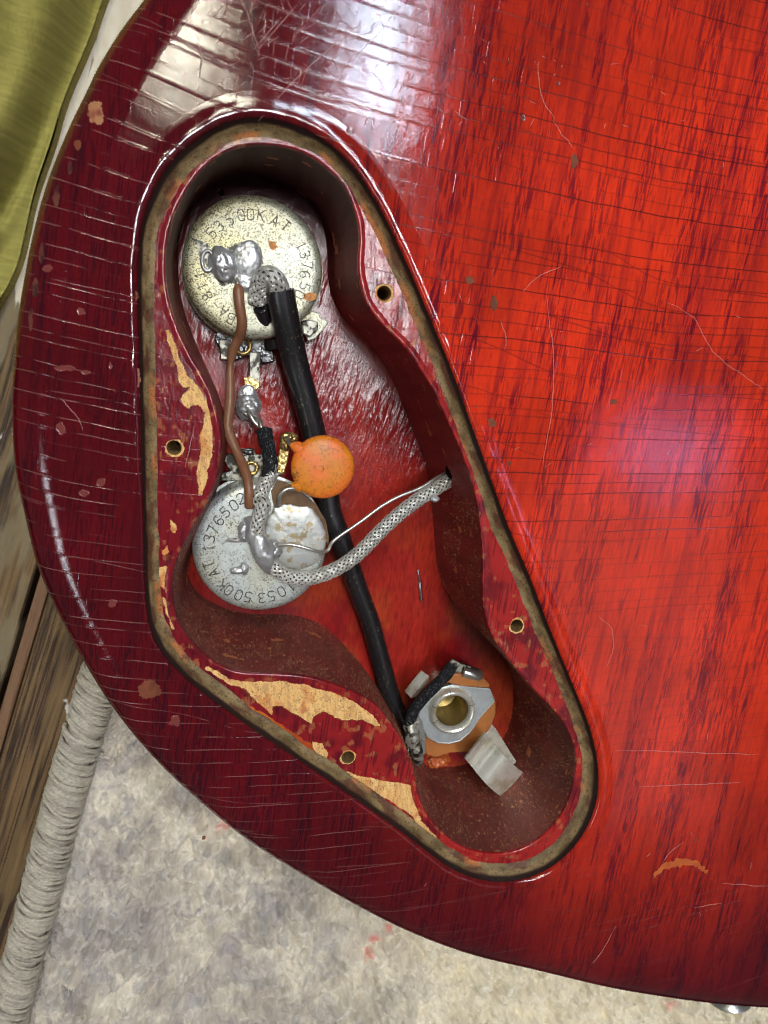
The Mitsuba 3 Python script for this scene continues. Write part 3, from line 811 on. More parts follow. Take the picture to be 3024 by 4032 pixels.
def lettering(items, conv, centre, z, h, thick):
    out = []
    c = at(*conv(*centre), z)[:2]
    for k, (ch, x, y) in enumerate(items):
        q = at(*conv(x, y), z)[:2]
        g = shapely.union_all([LineString(s).buffer(thick, quad_segs=3) for s in GL[ch]])
        g = affinity.translate(g, -.3, -.5)
        g = affinity.scale(g, h * MM, h * MM, origin=(0, 0))
        ang = math.degrees(math.atan2(*(q - c)[::-1])) - 90
        g = affinity.translate(affinity.rotate(g, ang, origin=(0, 0)), *q)
        out.append(slab(g, z - .02 * MM, z + .035 * MM))
    return out


def can(c, r, z, depth):
    pr_ = [(0.02, .0), (r * .4, .0), (r * .8, 0), (r - 1.5, -.03), (r - .9, -.14), (r - .45, -.42), (r - .15, -.85), (r, -1.5), (r, -depth), (r + .5, -depth - .1), (r + .5, -depth - .7), (r - 2, -depth - .7)]
    return lathe([(a * MM, b * MM) for a, b in pr_[::-1]], (c[0], c[1], z), 120)


def ringrivet(c, r, z, tr=.35):
    a = np.linspace(0, 2 * np.pi, 25)
    p = np.stack([c[0] + r * MM * np.cos(a), c[1] + r * MM * np.sin(a), np.full(25, z)], 1)
    return tube(p, tr * MM, 10, False)


def px_slab(pts, conv, z, th, bevel=.1, hole=None):
    g = Polygon(ats([conv(*q) for q in pts], z)[:, :2]).buffer(0)
    if hole is not None:
        g = g.difference(Point(hole[0][:2]).buffer(hole[1] * MM, 24)); bevel = 0
    return slab(g, z - th * MM, z, bevel * MM)


# ------------------------------------------------------------------ upper potentiometer
z1 = V(134.5)
c1 = at(*zA(818, 838), z1)
r1 = np.linalg.norm(at(*zA(45, 820), z1) - at(*zA(1590, 850), z1)) / 2 / MM
put('potentiometer__can', can(c1, r1, z1, 6.2), 'aged_can', 35)
put('potentiometer__lettering', cat(*lettering([('B', 575, 1395), ('A', 497, 1318), ('-', 408, 1240), ('8', 322, 1150), ('1', 268, 1045), ('1', 240, 920), ('5', 365, 468), ('3', 447, 385), ('5', 562, 318), ('0', 690, 270), ('0', 792, 262), ('K', 908, 270),
                                                ('A', 1058, 328), ('T', 1175, 385), ('1', 1340, 600), ('3', 1385, 695), ('7', 1415, 815), ('6', 1385, 915), ('5', 1382, 1045), ('0', 1325, 1135)], zA, (818, 838), z1, 1.75, .045)), 'ink')
tag('potentiometer__lettering', 'stamped code 53 500K AT 137650 round the rim')
base = [(95, 150), (640, 190), (700, 330), (720, 480), (590, 505), (560, 430), (430, 420), (290, 470), (150, 455), (120, 330), (60, 230)]
put('potentiometer__base_plate', px_slab(base, zC, V(141.0), 1.2, .2), 'tar', 30)
put('potentiometer__base_plate', px_slab([(120, 250), (240, 240), (250, 460), (140, 455)], zC, V(140.2), .5), 'lug_metal', 30)
put('potentiometer__rivet', ringrivet(at(*zC(375, 310), V(140)), 1.35, V(140), .4), 'gold_metal', True)
put('potentiometer__lug', cat(px_slab([(450, 380), (575, 380), (560, 720), (545, 770), (500, 800), (420, 780), (385, 700), (450, 640)], zC, V(139.6), .5)), 'lug_metal', 30)
put('potentiometer__lug', px_slab([(385, 655), (450, 640), (560, 700), (550, 770), (490, 800), (400, 770)], zC, V(139.45), .4), 'gold_metal', 30)
put('potentiometer__mounting_tab', px_slab([(1310, 1420), (1460, 1310), (1540, 1340), (1560, 1400), (1610, 1395), (1640, 1450), (1500, 1610), (1420, 1640)], zA, V(140), .8, .15), 'aged_can', 30)
put('potentiometer__mounting_tab', px_slab([(1340, 1420), (1440, 1400), (1530, 1430), (1530, 1520), (1440, 1600), (1360, 1560)], zA, V(139.0), .8, .3), 'lug_metal', 30)
for k, (x, y, sx, sy, sz, sd, rot) in enumerate([(498, 815, 2.35, 2.9, 2.1, 3, .25), (765, 770, 2.5, 3.3, .95, 8, -.1), (730, 985, 1.9, 1.9, .7, 11, .4)]):
    put('potentiometer__solder_drop', blob(at(*zA(x, y), z1 - .1 * MM), np.array([sx, sy, sz]) * MM, sd, .22, rot=rot), 'solder', True)
a = np.linspace(0.6, 5.6, 22)
put('potentiometer__wire_loop', tube(np.array([at(*zA(325 + 62 * math.cos(t), 765 - 110 * math.sin(t)), z1 + .35 * MM) for t in a]), .33 * MM, 10), 'solder', True)
put('potentiometer__rust_spot', slab(roughen(ats([zA(*q) for q in [(1370, 1130), (1440, 1110), (1510, 1125), (1515, 1180), (1440, 1200), (1380, 1180)]], z1)[:, :2], .2 * MM, .15 * MM, 4), z1 - .02 * MM, z1 + .03 * MM), 'rust')
put('potentiometer__rust_spot', slab(roughen(ats([zA(*q) for q in [(990, 560), (1060, 550), (1095, 620), (1040, 650), (1000, 620)]], z1)[:, :2], .3 * MM, .15 * MM, 5), z1 - .02 * MM, z1 + .025 * MM), 'rust')
put('potentiometer__flux', slab(roughen(ats([zA(*q) for q in [(130, 500), (230, 540), (340, 600), (360, 680), (640, 590), (880, 560), (930, 800), (880, 1000), (700, 1110), (620, 1000), (480, 1030), (330, 880), (240, 700), (220, 590)]], z1)[:, :2], .3 * MM, .2 * MM, 6),
                                 z1 - .02 * MM, z1 + .04 * MM), 'lug_metal')
tag('potentiometer', 'speckled yellowed metal potentiometer in the round upper end of the cavity', 'potentiometer')

# ------------------------------------------------------------------ lower potentiometer
z2 = V(130.5)
c2 = at(*zB(812, 768), z2)
r2 = np.linalg.norm(at(*zB(65, 790), z2) - at(*zB(1560, 770), z2)) / 2 / MM * .985
put('potentiometer_001__can', can(c2, r2, z2, 6.5), 'grey_can', 35)
put('potentiometer_001__base_plate', lathe([(4 * MM, -16 * MM), (4 * MM, -9 * MM), ((r2 - 1) * MM, -9 * MM), ((r2 - 1) * MM, -7 * MM), (2 * MM, -7 * MM)], (c2[0], c2[1], z2), 60), 'tar', 30)
put('potentiometer_001__lettering', cat(*lettering([('1', 1145, 1185), ('0', 1048, 1243), ('5', 935, 1290), ('3', 832, 1312), ('5', 682, 1300), ('0', 580, 1280), ('0', 472, 1228), ('K', 400, 1165), ('A', 308, 1040), ('T', 257, 950), ('1', 252, 770), ('3', 260, 665),
                                                    ('7', 300, 572), ('6', 358, 470), ('5', 432, 378), ('0', 528, 302), ('2', 605, 230)], zB, (812, 768), z2, 1.85, .05)), 'ink')
tag('potentiometer_001__lettering', 'stamped code 1053 500K AT 1376502 round the rim')
plate2 = [(175, 1560), (200, 1480), (320, 1500), (350, 1430), (490, 1430), (520, 1500), (640, 1480), (760, 1520), (860, 1560), (820, 1710), (760, 1720), (740, 1760), (520, 1780), (130, 1780), (150, 1690), (240, 1680)]
put('potentiometer_001__base_plate', px_slab(plate2, zC, V(136.4), 1.2, .2), 'lug_metal', 30)
put('potentiometer_001__rivet', ringrivet(at(*zC(470, 1640), V(135.6)), 1.0, V(135.6), .4), 'gold_metal', True)
put('potentiometer_001__lug', px_slab([(350, 1435), (480, 1425), (500, 1500), (360, 1505)], zC, V(135.5), .8, .2), 'tar', 30)
put('potentiometer_001__lug', px_slab([(780, 1400), (890, 1400), (870, 1560), (820, 1710), (750, 1690), (760, 1520)], zC, V(135.0), .6, .15), 'gold_metal', 30)
put('potentiometer_001__lug', cat(blob(at(*zC(880, 1310), V(133)), np.array([1.5, 1.0, 1.0]) * MM, 9, .3, False), blob(at(*zC(840, 1370), V(133.4)), np.array([.9, 1.4, 1.0]) * MM, 10, .3, False)), 'gold_metal', True)
# solder: the broad pool, the thick ridge over the braid, drops
pool = [(960, 330), (1080, 290), (1230, 300), (1370, 330), (1470, 450), (1530, 600), (1525, 750), (1480, 880), (1400, 960), (1250, 995), (1100, 985), (1010, 930), (960, 860), (900, 800), (850, 640), (870, 480)]


def pool_mesh(pts, z, hgt, seed, flatness=2.2):
    g = roughen(ats([zB(*q) for q in pts], z)[:, :2], .25 * MM, .3 * MM, seed)
    b = np.array(g.exterior.coords[:-1]); c = b.mean(0)
    rings = [np.c_[c + (b - c) * s, z + hgt * MM * (1 - s ** 5) ** .6 * (1 + .25 * (meshkit.fbm(np.c_[(c + (b - c) * s) * 500, np.full(len(b), seed)], 3, seed) - .5)) - (.05 * MM if s == 1 else 0)] for s in (1, .985, .96, .92, .85, .7, .5, .3, .1, .01)]
    m = loft(rings)
    return upward(m)


put('potentiometer_001__flux', slab(Polygon(ats([zB(*q) for q in [(930, 150), (1000, 30), (1110, 60), (1260, 150), (1420, 290), (1530, 470), (1562, 650), (1558, 760), (1525, 640), (1455, 480), (1375, 350), (1230, 312), (1080, 300), (965, 340)]], z2)[:, :2]).buffer(0), z2 - .05 * MM, z2 + .05 * MM, .02 * MM), 'flux', 40)
tag('potentiometer_001__flux', 'brown burnt flux around the solder')
put('potentiometer_001__solder_pool', pool_mesh(pool, z2, .5, 22), 'solder_pool', 50)
tag('potentiometer_001__solder_pool', 'broad flattened pool of dull solder')
ridge = np.array([at(*zB(x, y), V(v)) for x, y, v in [(700, 430, 130.2), (730, 560, 129.4), (790, 680, 128.9), (840, 800, 128.8), (900, 920, 129.3), (960, 1030, 130.1)]])
rg = tube(spline(ridge, 40), MM * np.interp(np.linspace(0, 1, 40), [0, .25, .6, .85, 1], [.9, 1.6, 1.95, 1.7, .8]), 20)
v = np.array(rg.vertices); v += (meshkit.fbm(v * 620, 3, 2)[:, None] - .5) * np.array([1.1, 1.1, .8]) * MM
put('potentiometer_001__solder_drop', M(v, rg.faces), 'solder', True)
for x, y, sx, sy, sz, sd in [(965, 780, 1.5, 1.85, 2.0, 5), (580, 1010, 1.6, .7, .8, 12), (640, 990, .8, 1.1, .9, 14), (640, 590, 1.2, 1.8, 1.5, 16), (540, 680, 1.6, .45, .6, 18)]:
    put('potentiometer_001__solder_drop', blob(at(*zB(x, y), z2), np.array([sx, sy, sz]) * MM, sd, .25), 'solder', True)
tag('potentiometer_001', 'clean grey metal potentiometer with solder pool and braid across its back', 'potentiometer')

# ------------------------------------------------------------------ ceramic disc capacitor
zc = V(127.5)
cc = at(*zC(1255, 1640), zc)
rc = np.linalg.norm(at(*zC(905, 1640), zc) - at(*zC(1605, 1640), zc)) / 2
disc = [(a_ * rc, b_ * MM) for a_, b_ in [(.02, -1.6), (.5, -1.55), (.8, -1.35), (.94, -.9), (1.0, -.1), (.985, .5), (.93, .95), (.82, 1.25), (.6, 1.45), (.3, 1.52), (.02, 1.55)]]
dm = lathe(disc, cc - np.array([0, 0, 1.4 * MM]), 96)
sh = [tube(np.array([at(*zC(*p), zc - 1.4 * MM) for p in q]), np.array(r_) * MM, 14) for q, r_ in
      [([(1010, 1440), (960, 1410), (920, 1395), (895, 1385)], [1.3, 1.05, .75, .35]), ([(1010, 1830), (960, 1830), (925, 1830), (900, 1832)], [1.3, 1.0, .65, .3])]]
put('capacitor__disc', cat(dm, *sh), 'cap_wax', 45)
put('capacitor__lead', tube(spline(np.array([at(*zC(x, y), V(v_)) for x, y, v_ in [(905, 1390, 129), (880, 1370, 130), (870, 1330, 131.5), (850, 1300, 132.5), (820, 1340, 133.5)]]), 24), .32 * MM, 10), 'bare_wire', True)
put('capacitor__lead', tube(spline(np.array([at(*zC(x, y), V(v_)) for x, y, v_ in [(1000, 1890, 128.9), (930, 1862, 128.6), (850, 1872, 128.4), (790, 1920, 128.4), (770, 1990, 129), (765, 2050, 129.8)]]), 30), .34 * MM, 10), 'bare_wire', True)
tag('capacitor', 'round orange ceramic disc capacitor standing over the black sleeve', 'capacitor')

# ------------------------------------------------------------------ wires
bw = [(*zA(655, 1030), 132.6), (*zA(662, 1120), 132.2), (*zA(675, 1260), 132.0), (*zA(700, 1420), 132.5), (*zA(690, 1530), 133.6), (*zC(340, 215), 134.5), (*zC(285, 320), 135.4), (*zC(250, 450), 136), (*zC(238, 620), 136), (*zC(240, 800), 135.8), (*zC(228, 1000), 135.4),
      (*zC(212, 1170), 135), (*zC(250, 1320), 134.2), (*zC(315, 1470), 133.2), (*zC(380, 1620), 131.6), (*zC(425, 1760), 129.9), (*zC(445, 1900), 129), (*zC(452, 2060), 129.6)]
bp = spline(np.array([at(x, y, V(v_)) for x, y, v_ in bw]), 160)
rr = np.full(160, .86); s_ = np.linspace(0, 1, 160)
rr *= 1 - .42 * np.exp(-((s_ - .36) / .035) ** 2) + .06 * np.sin(s_ * 40) + .10 * np.exp(-((s_ - .62) / .01) ** 2)
rr[:4] *= np.array([.6, .8, .9, 1])
put('hookup_wire__insulation', tube(bp, rr * MM, 18), 'wire_brown', True)
put('hookup_wire__conductor', tube(np.array([at(*zA(640, 960), V(133.2)), at(*zA(650, 1000), V(132.8)), at(*zA(655, 1060), V(132.5))]), .42 * MM, 10), 'bare_wire', True)
tag('hookup_wire', 'brown insulated wire running between the two potentiometers', 'wire')


def braid(path, R, pitch, n=8, per=3, wr=.078, amp=.085):
    p = spline(path, max(60, int(np.linalg.norm(np.diff(path, axis=0), axis=1).sum() / (.22 * MM))))
    L = np.concatenate([[0], np.cumsum(np.linalg.norm(np.diff(p, axis=0), axis=1))])
    t, u, w = frames(p)
    out = []
    for sgn in (1, -1):
        for c in range(n):
            for k in range(per):
                ph = sgn * 2 * np.pi * L / (pitch * MM) + 2 * np.pi * c / n + (k - (per - 1) / 2) * (2 * wr * MM * 1.12 / R)
                ov = sgn * np.cos(n * 2 * np.pi * L / (pitch * MM) + np.pi * c)
                r = R + amp * MM * ov
                q = p + r[:, None] * (np.cos(ph)[:, None] * u + np.sin(ph)[:, None] * w)
                out.append(tube(q, wr * MM, 4, False))
    return cat(*out), tube(p, R - .12 * MM, 14)


up = np.array([at(x, y, V(v_)) for x, y, v_ in [(*zC(690, 1690), 131.5), (*zC(640, 1770), 131), (*zC(585, 1890), 129.8), (*zC(560, 1990), 128.9), (*zB(845, 270), 128.4), (*zB(810, 420), 128.3), (*zB(785, 560), 128.5), (*zB(790, 690), 128.9)]])
lo = np.array([at(x, y, V(v_)) for x, y, v_ in [(*zB(915, 900), 129.0), (*zB(980, 985), 128.9), (*zB(1080, 1060), 128.9), (*zB(1220, 1100), 129), (*zB(1400, 1085), 129.2), (*zG(90, 1045), 129.4), (*zG(200, 990), 129.7), (*zG(330, 895), 130), (*zG(470, 755), 130.3), (*zG(620, 610), 130.8),
                                                (*zG(800, 465), 131.4), (*zG(980, 350), 132.2), (*zG(1100, 275), 133), (*zG(1165, 225), 133.5)]])
b1, k1 = braid(up, 1.18 * MM, 8.5)
b2, k2 = braid(lo, 1.22 * MM, 8.5)
put('braided_cable__braid', b1, 'braid_metal', True); put('braided_cable__braid', b2, 'braid_metal', True)
put('braided_cable__core', cat(k1, k2), 'braid_dark', True)
fr = []
for k in range(9):
    q0 = up[0] + rng.normal(0, .5, 3) * MM
    fr.append(tube(np.linspace(q0, q0 + np.array([rng.uniform(-1.2, .9), rng.uniform(.4, 1.7), rng.uniform(0, .8)]) * MM, 5), .08 * MM, 4))
put('braided_cable__frayed_end', cat(*fr), 'braid_metal', True)
ck = spline(np.array([at(x, y, V(v_)) for x, y, v_ in [(*zC(640, 1760), 131), (*zC(670, 1650), 131.6), (*zC(672, 1540), 132.2), (*zC(650, 1420), 133), (*zC(625, 1320), 133.8), (*zC(608, 1235), 134.6)]]), 50)
cm = tube(ck, MM * 1.32 * np.interp(np.linspace(0, 1, 50), [0, .5, .9, 1], [.85, .95, 1.02, 1.12]), 20)
v = np.array(cm.vertices); v += (meshkit.fbm(v * 1400, 2, 5)[:, None] - .5) * .3 * MM
put('braided_cable__cloth_sleeve', M(v, cm.faces), 'cloth_black', True)
tag('braided_cable__cloth_sleeve', 'frayed black woven sleeve over the core')
tw_ = []
for ph in (0, math.pi):
    q = spline(np.array([at(x, y, V(v_)) for x, y, v_ in [(*zC(640, 1270), 134.4), (*zC(560, 1170), 135.4), (*zC(490, 1090), 136.4), (*zC(420, 1030), 137.2), (*zC(410, 960), 137.6)]]), 50)
    t_, u_, w_ = frames(q); an = np.linspace(0, 7, 50) + ph
    tw_.append(tube(q + .42 * MM * (np.cos(an)[:, None] * u_ + np.sin(an)[:, None] * w_), .46 * MM, 10))
put('braided_cable__conductor', cat(*tw_), 'bare_wire', True)
put('braided_cable__solder_drop', cat(blob(at(*zC(440, 975), V(138.6)), np.array([2.2, 2.3, 1.9]) * MM, 21, .22), blob(at(*zC(425, 845), V(139.4)), np.array([1.7, 1.9, 1.0]) * MM, 23, .2)), 'solder', True)
put('braided_cable__solder_drop', blob(at(*zG(960, 445), V(131)), np.array([.8, .6, .6]) * MM, 31, .3, False), 'solder', True)
tag('braided_cable', 'silver braided shield cable curving from a hole in the cavity wall to the solder', 'cable')

thin = np.array([at(x, y, V(v_)) for x, y, v_ in [(*zB(1010, 735), 129.2), (*zB(1100, 728), 128.9), (*zB(1250, 750), 128.7), (*zB(1400, 795), 128.8), (*zB(1490, 812), 129.3), (*zB(1560, 785), 129.8), (*zG(110, 815), 129.8), (*zG(200, 735), 130), (*zG(380, 610), 130.6), (*zG(500, 520), 131), (*zG(690, 415), 131.6),
                                                  (*zG(850, 350), 132.2), (*zG(950, 285), 132.8), (*zG(1040, 235), 133.6), (*zG(1110, 190), 134.2)]])
put('ground_wire', tube(spline(thin, 160), .30 * MM, 10), 'bare_wire', True)
tag('ground_wire', 'thin bare wire running above the braided cable to the same hole', 'wire')
cl = [tube(np.array([at(*zG(x, y), ZF + .35 * MM) for x, y in q]), r_, 10) for q, r_ in [([(838, 1120), (842, 1190), (848, 1275)], .40 * MM), ([(822, 1025), (830, 1070), (836, 1130)], .26 * MM)]]
put('wire_clipping', cat(*cl), 'chrome', True)
tag('wire_clipping', 'tiny snipped piece of bare wire lying loose on the red cavity floor', 'wire clipping')

# black sleeve with the braid looping out of its upper end
tp = [(*zA(1112, 1085), 131.9), (*zA(1140, 1250), 132.4), (*zA(1187, 1470), 133.5), (*zC(925, 400), 135.5), (*zC(985, 640), 136.4), (*zC(1060, 900), 137.2), (*zC(1128, 1180), 138), (*zC(1190, 1420), 138.5), (*zC(1290, 1850), 138.8), (*zG(110, 560), 138.8), (*zG(170, 720), 138.9), (*zG(232, 900), 139.4),
      (*zG(290, 1060), 140), (*zG(360, 1260), 140.8), (*zG(430, 1450), 141.5), (*zG(500, 1700), 142.2), (*zG(555, 1900), 142.5), (*zG(605, 2074), 142.6), (*zD(60, 760), 142.8), (*zD(140, 960), 143), (*zD(200, 1080), 143)]
tpw = spline(np.array([at(x, y, V(v_)) for x, y, v_ in tp]), 150)
rt = MM * np.interp(np.linspace(0, 1, 150), [0, .3, .6, 1], [2.42, 2.2, 1.95, 1.95])
outer = tube(tpw, rt, 36, False)
inn = tube(tpw[:5], rt[:5] * .84, 36, False)
lipm = loft([outer.vertices[:36], inn.vertices[:36]], flip=True)
put('sleeved_cable__sleeve', cat(outer, M(inn.vertices, inn.faces[:, ::-1]), lipm), 'sleeve', 50)
bl = np.array([at(x, y, V(v_)) for x, y, v_ in [(*zA(1135, 1250), 132.4), (*zA(1115, 1120), 131.8), (*zA(1085, 1010), 130.6), (*zA(1020, 935), 130.3), (*zA(945, 945), 131.0), (*zA(900, 1020), 132), (*zA(885, 1110), 133), (*zA(865, 1200), 134)]])
b3, k3 = braid(bl, 1.6 * MM, 11, n=10, per=3, wr=.09)
put('sleeved_cable__braid', b3, 'braid_metal', True)
put('sleeved_cable__core', k3, 'braid_dark', True)
put('sleeved_cable__solder_drop', cat(blob(at(*zA(900, 1060), z1), np.array([1.2, 2.4, 2.0]) * MM, 41, .25), blob(at(*zA(860, 1210), z1), np.array([1.3, 1.0, .9]) * MM, 42, .3)), 'solder', True)
sp = spline(np.array([at(x, y, V(v_)) for x, y, v_ in [(*zA(900, 1270), 134), (*zA(950, 1400), 135.5), (*zA(985, 1530), 137), (*zC(700, 160), 138), (*zC(740, 330), 139)]]), 30)
put('sleeved_cable__shade_piece', tube(sp, MM * np.linspace(1.3, 2.0, 30), 16), 'tar', True)  # dark piece added where the sleeve throws its shadow
tag('sleeved_cable', 'thick black sleeved cable running the length of the cavity to the jack', 'cable')

# ------------------------------------------------------------------ output jack
jc = at(*zD(648, 705), V(134.6))
wafer = [(330, 1000), (345, 1150), (450, 1190), (620, 1140), (830, 1130), (960, 1000), (1060, 860), (1105, 720), (1105, 590), (1060, 470), (900, 380), (640, 300), (520, 320), (380, 420), (250, 560), (240, 760)]
put('output_jack__wafer', px_slab(wafer, zD, V(137.6), 1.2, .15, (jc, 4.3)), 'phenolic', 30)
put('output_jack__wafer', px_slab([(545, 375), (640, 288), (960, 300), (1052, 408), (1030, 440), (780, 425), (700, 410)], zD, V(135.6), 1.6, .2), 'phenolic', 30)
PLATE = [(640, 408), (800, 430), (1045, 452), (1095, 580), (930, 765), (880, 850), (820, 930), (720, 1010), (600, 1040), (480, 1030), (370, 970), (300, 860), (275, 740), (300, 640), (380, 530), (480, 450)]
_pe = ats([zD(*q) for q in PLATE + PLATE[:1]], V(135.93))
put('output_jack__plate', cat(px_slab(PLATE, zD, V(135.9), .9, .15, (jc, 4.4)), *[tube(np.array([_pe[i], _pe[i + 1]]), .16 * MM, 8) for i in range(len(PLATE))]), 'zinc', 30)
a_ = 4.42
jp = [(4.9, -1.35), (4.75, -1.1), (4.62, -.7), (4.6, -.2), (4.42, .15), (4.1, .32), (3.75, .22), (3.45, -.15), (3.28, -.8), (3.2, -2), (3.18, -9.5), (2.2, -9.7), (0.02, -9.7)]
put('output_jack__barrel', lathe([(p * MM, q * MM) for p, q in jp[:9]], jc, 96), 'nickel_warm', 40)
put('output_jack__bore', lathe([(p * MM, q * MM) for p, q in jp[8:]], jc, 64), 'brass_dark', 40)
tag('output_jack__bore', 'dark brassy bore of the jack')
tag('output_jack__barrel', 'rolled round mouth of the jack barrel')
for k in range(5):
    an = math.radians([100, 160, 205, 300, 20][k])
    q = [jc + np.array([math.cos(an) * r_, math.sin(an) * r_, z_]) * MM for r_, z_ in [(3.5, -.05), (3.75, .26), (4.1, .36), (4.42, .2), (4.6, -.2)]]
    put('output_jack__rim_split', tube(np.array(q), .06 * MM, 5), 'ink')
put('output_jack__threaded_bush', lathe([(4.2 * MM, 0), (4.2 * MM, 9 * MM), (4.9 * MM, 9 * MM)], (jc[0], jc[1], ZF), 48), 'nickel', 40)
# folded contact spring
cp = [(905, 875, 138.2), (1020, 1045, 138.5), (1130, 1220, 138.5), (1225, 1365, 138.2), (1280, 1450, 137.2), (1309, 1500, 135.8), (1292, 1490, 134.4), (1215, 1432, 132.6), (1100, 1320, 131.6), (1015, 1220, 132.9), (970, 1165, 133.0), (925, 1110, 131.9), (885, 1060, 131.2)]
cw = spline(np.array([at(*zD(x, y), V(v_)) for x, y, v_ in cp]), 90)
wv = (at(*zD(1000, 760), V(137)) - at(*zD(785, 1040), V(137))) * .5
wv[2] = 0
wf = np.interp(np.linspace(0, 1, 90), [0, .08, .1, .9, 1], [.92, .95, 1.0, 1.0, 1.0])[:, None]
nrm = np.cross(np.gradient(cw, axis=0), wv); nrm /= np.linalg.norm(nrm, axis=1, keepdims=True)
th = .17 * MM
sec = [cw - wv * wf + nrm * th, cw + wv * wf + nrm * th, cw + wv * wf - nrm * th, cw - wv * wf - nrm * th]
put('output_jack__contact_spring', loft(np.stack(sec + sec[:1]), closed=False), 'nickel_warm', 35)
tag('output_jack__contact_spring', 'folded springy metal contact strip')
put('output_jack__spring_dimple', lathe([(.02 * MM, -.02 * MM), (.5 * MM, -.02 * MM), (.62 * MM, .05 * MM), (.74 * MM, 0)][::-1], at(*zD(1205, 1420), V(133.55)) + np.array([0, 0, .25]) * MM, 24), 'nickel', 40)
# lugs
put('output_jack__lug', px_slab([(640, 130), (720, 170), (860, 215), (960, 255), (985, 300), (940, 320), (780, 300), (640, 270), (560, 260)], zD, V(136.4), .7, .2), 'lug_metal', 30)
put('output_jack__lug', tube(spline(np.array([at(*zD(x, y), V(v_)) for x, y, v_ in [(760, 265, 135.6), (850, 290, 135.3), (930, 310, 135.8)]]), 16), 1.0 * MM, 14), 'nickel', True)
put('output_jack__lug', tube(spline(np.array([at(*zD(x, y), V(v_)) for x, y, v_ in [(185, 500, 137), (270, 390, 136.4), (345, 300, 137)]]), 16), MM * np.full(16, 1.35), 4, True), 'nickel_warm', 40)
leaf = tube(spline(np.array([at(*zD(x, y), V(v_)) for x, y, v_ in [(190, 760, 135), (190, 880, 134.2), (220, 1020, 134), (250, 1140, 134.6), (265, 1250, 135.8)]]), 40), MM * np.interp(np.linspace(0, 1, 40), [0, .3, .7, 1], [1.2, 1.6, 1.5, 1.0]), 18)
v = np.array(leaf.vertices); v += (meshkit.fbm(v * 800, 3, 4)[:, None] - .5) * .8 * MM
put('output_jack__solder_drop', M(v, leaf.faces), 'lug_metal', True)
put('output_jack__lug', px_slab([(270, 730), (310, 800), (350, 980), (350, 1150), (315, 1190), (270, 1110), (240, 960), (235, 800)], zD, V(133.4), .5, .15), 'nickel', 30)
fz = []
for k in range(26):
    q0 = at(*zD(rng.uniform(140, 330), rng.uniform(780, 1260)), V(133.2))
    fz.append(tube(np.linspace(q0, q0 + np.array([rng.uniform(-1.2, 1.2), rng.uniform(-1.4, 1.0), rng.uniform(-.4, .5)]) * MM, 4), .06 * MM, 4))
tag('output_jack', 'round metal output jack with orange wafers in the lower end of the cavity', 'output jack')
jw = spline(np.array([at(*zD(x, y), V(v_)) for x, y, v_ in [(640, 180, 134.6), (590, 270, 134.2), (500, 370, 133.8), (380, 490, 133.6), (270, 610, 133.7), (195, 730, 134), (170, 830, 134.4)]]), 70)
jm = tube(jw, 1.15 * MM, 20)
v = np.array(jm.vertices); v += (meshkit.fbm(v * 1400, 2, 6)[:, None] - .5) * .35 * MM
put('cloth_wire__cover', M(v, jm.faces), 'cloth_black', True)
put('cloth_wire__frayed_end', cat(*fz), 'bare_wire', True)
tag('cloth_wire', 'short black cloth covered wire bent across the output jack', 'wire')

# ------------------------------------------------------------------ floor boards, rug, cloth
ZW = -5 * MM


def wood_floor(kind):
    d = at(154, 2249, ZW) - at(0, 2771, ZW); d = d[:2] / np.linalg.norm(d[:2])

    def uvw(p):
        return (p.x * d[1] - p.y * d[0]) * 1000, (p.x * d[0] + p.y * d[1]) * 1000

    def col(p, n, uv):
        u, w = uvw(p)
        g = noise(u * 1.6, w * .06, 1) * .5 + noise(u * 4.4, w * .16, 2) * .3 + noise(u * 11, w * .5, 3) * .2
        c = mix((.030, .016, .008), (.150, .084, .034), smoothstep(.25, .72, g))
        c = mix(c, (.028, .016, .010), smoothstep(.60, .68, noise(u * 3.1 + 3, w * .045, 5)) * .8)
        c = mix(c, (.20, .125, .05), smoothstep(.55, .75, noise(u * .9 + 4, w * .05, 7)) * .5)
        if kind == 'worn':
            m = fbm(u * .28, w * .07, 4, octaves=4)
            c = mix(c, (.20, .155, .085), smoothstep(.44, .60, m) * .8)
            paint = smoothstep(.46, .53, fbm(u * .35 + 9, w * .10, 6, octaves=4) + .006 * (w - 20))
            c = mix(c, mix((.58, .50, .36), (.66, .60, .48), fbm(u, w * .5, 2)), paint)
        if kind == 'strip':
            c = mix((.13, .065, .032), (.21, .115, .060), g)
        c = mix(c, (.62, .60, .56), smoothstep(.80, .82, fbm(u * .25 + 3, w * .16 + 5, 8, octaves=4)) * .7)
        return c

    def bump(p, n, uv):
        u, w = uvw(p)
        return .35 * noise(u * 1.6, w * .06, 1) + .12 * noise(u * 5, w * .2, 2) + .04 * noise(u * 12, w * 2, 3)
    return col, bump


for k in ('worn', 'brown', 'strip'):
    c_, b_ = wood_floor(k)
    mat('board_' + k, pr(c_, .62, 0, .35), b_, .001)
gx = lambda y, o=0: 154 + (2249 - y) * 154 / 522 + o


def board(l0, l1, z, th):
    pts = [(l0(y), y) for y in (-1400, 4700)] + [(l1(y), y) for y in (4700, -1400)]
    return slab(Polygon(ats(pts, z)[:, :2]), z - th * MM, z, .5 * MM)


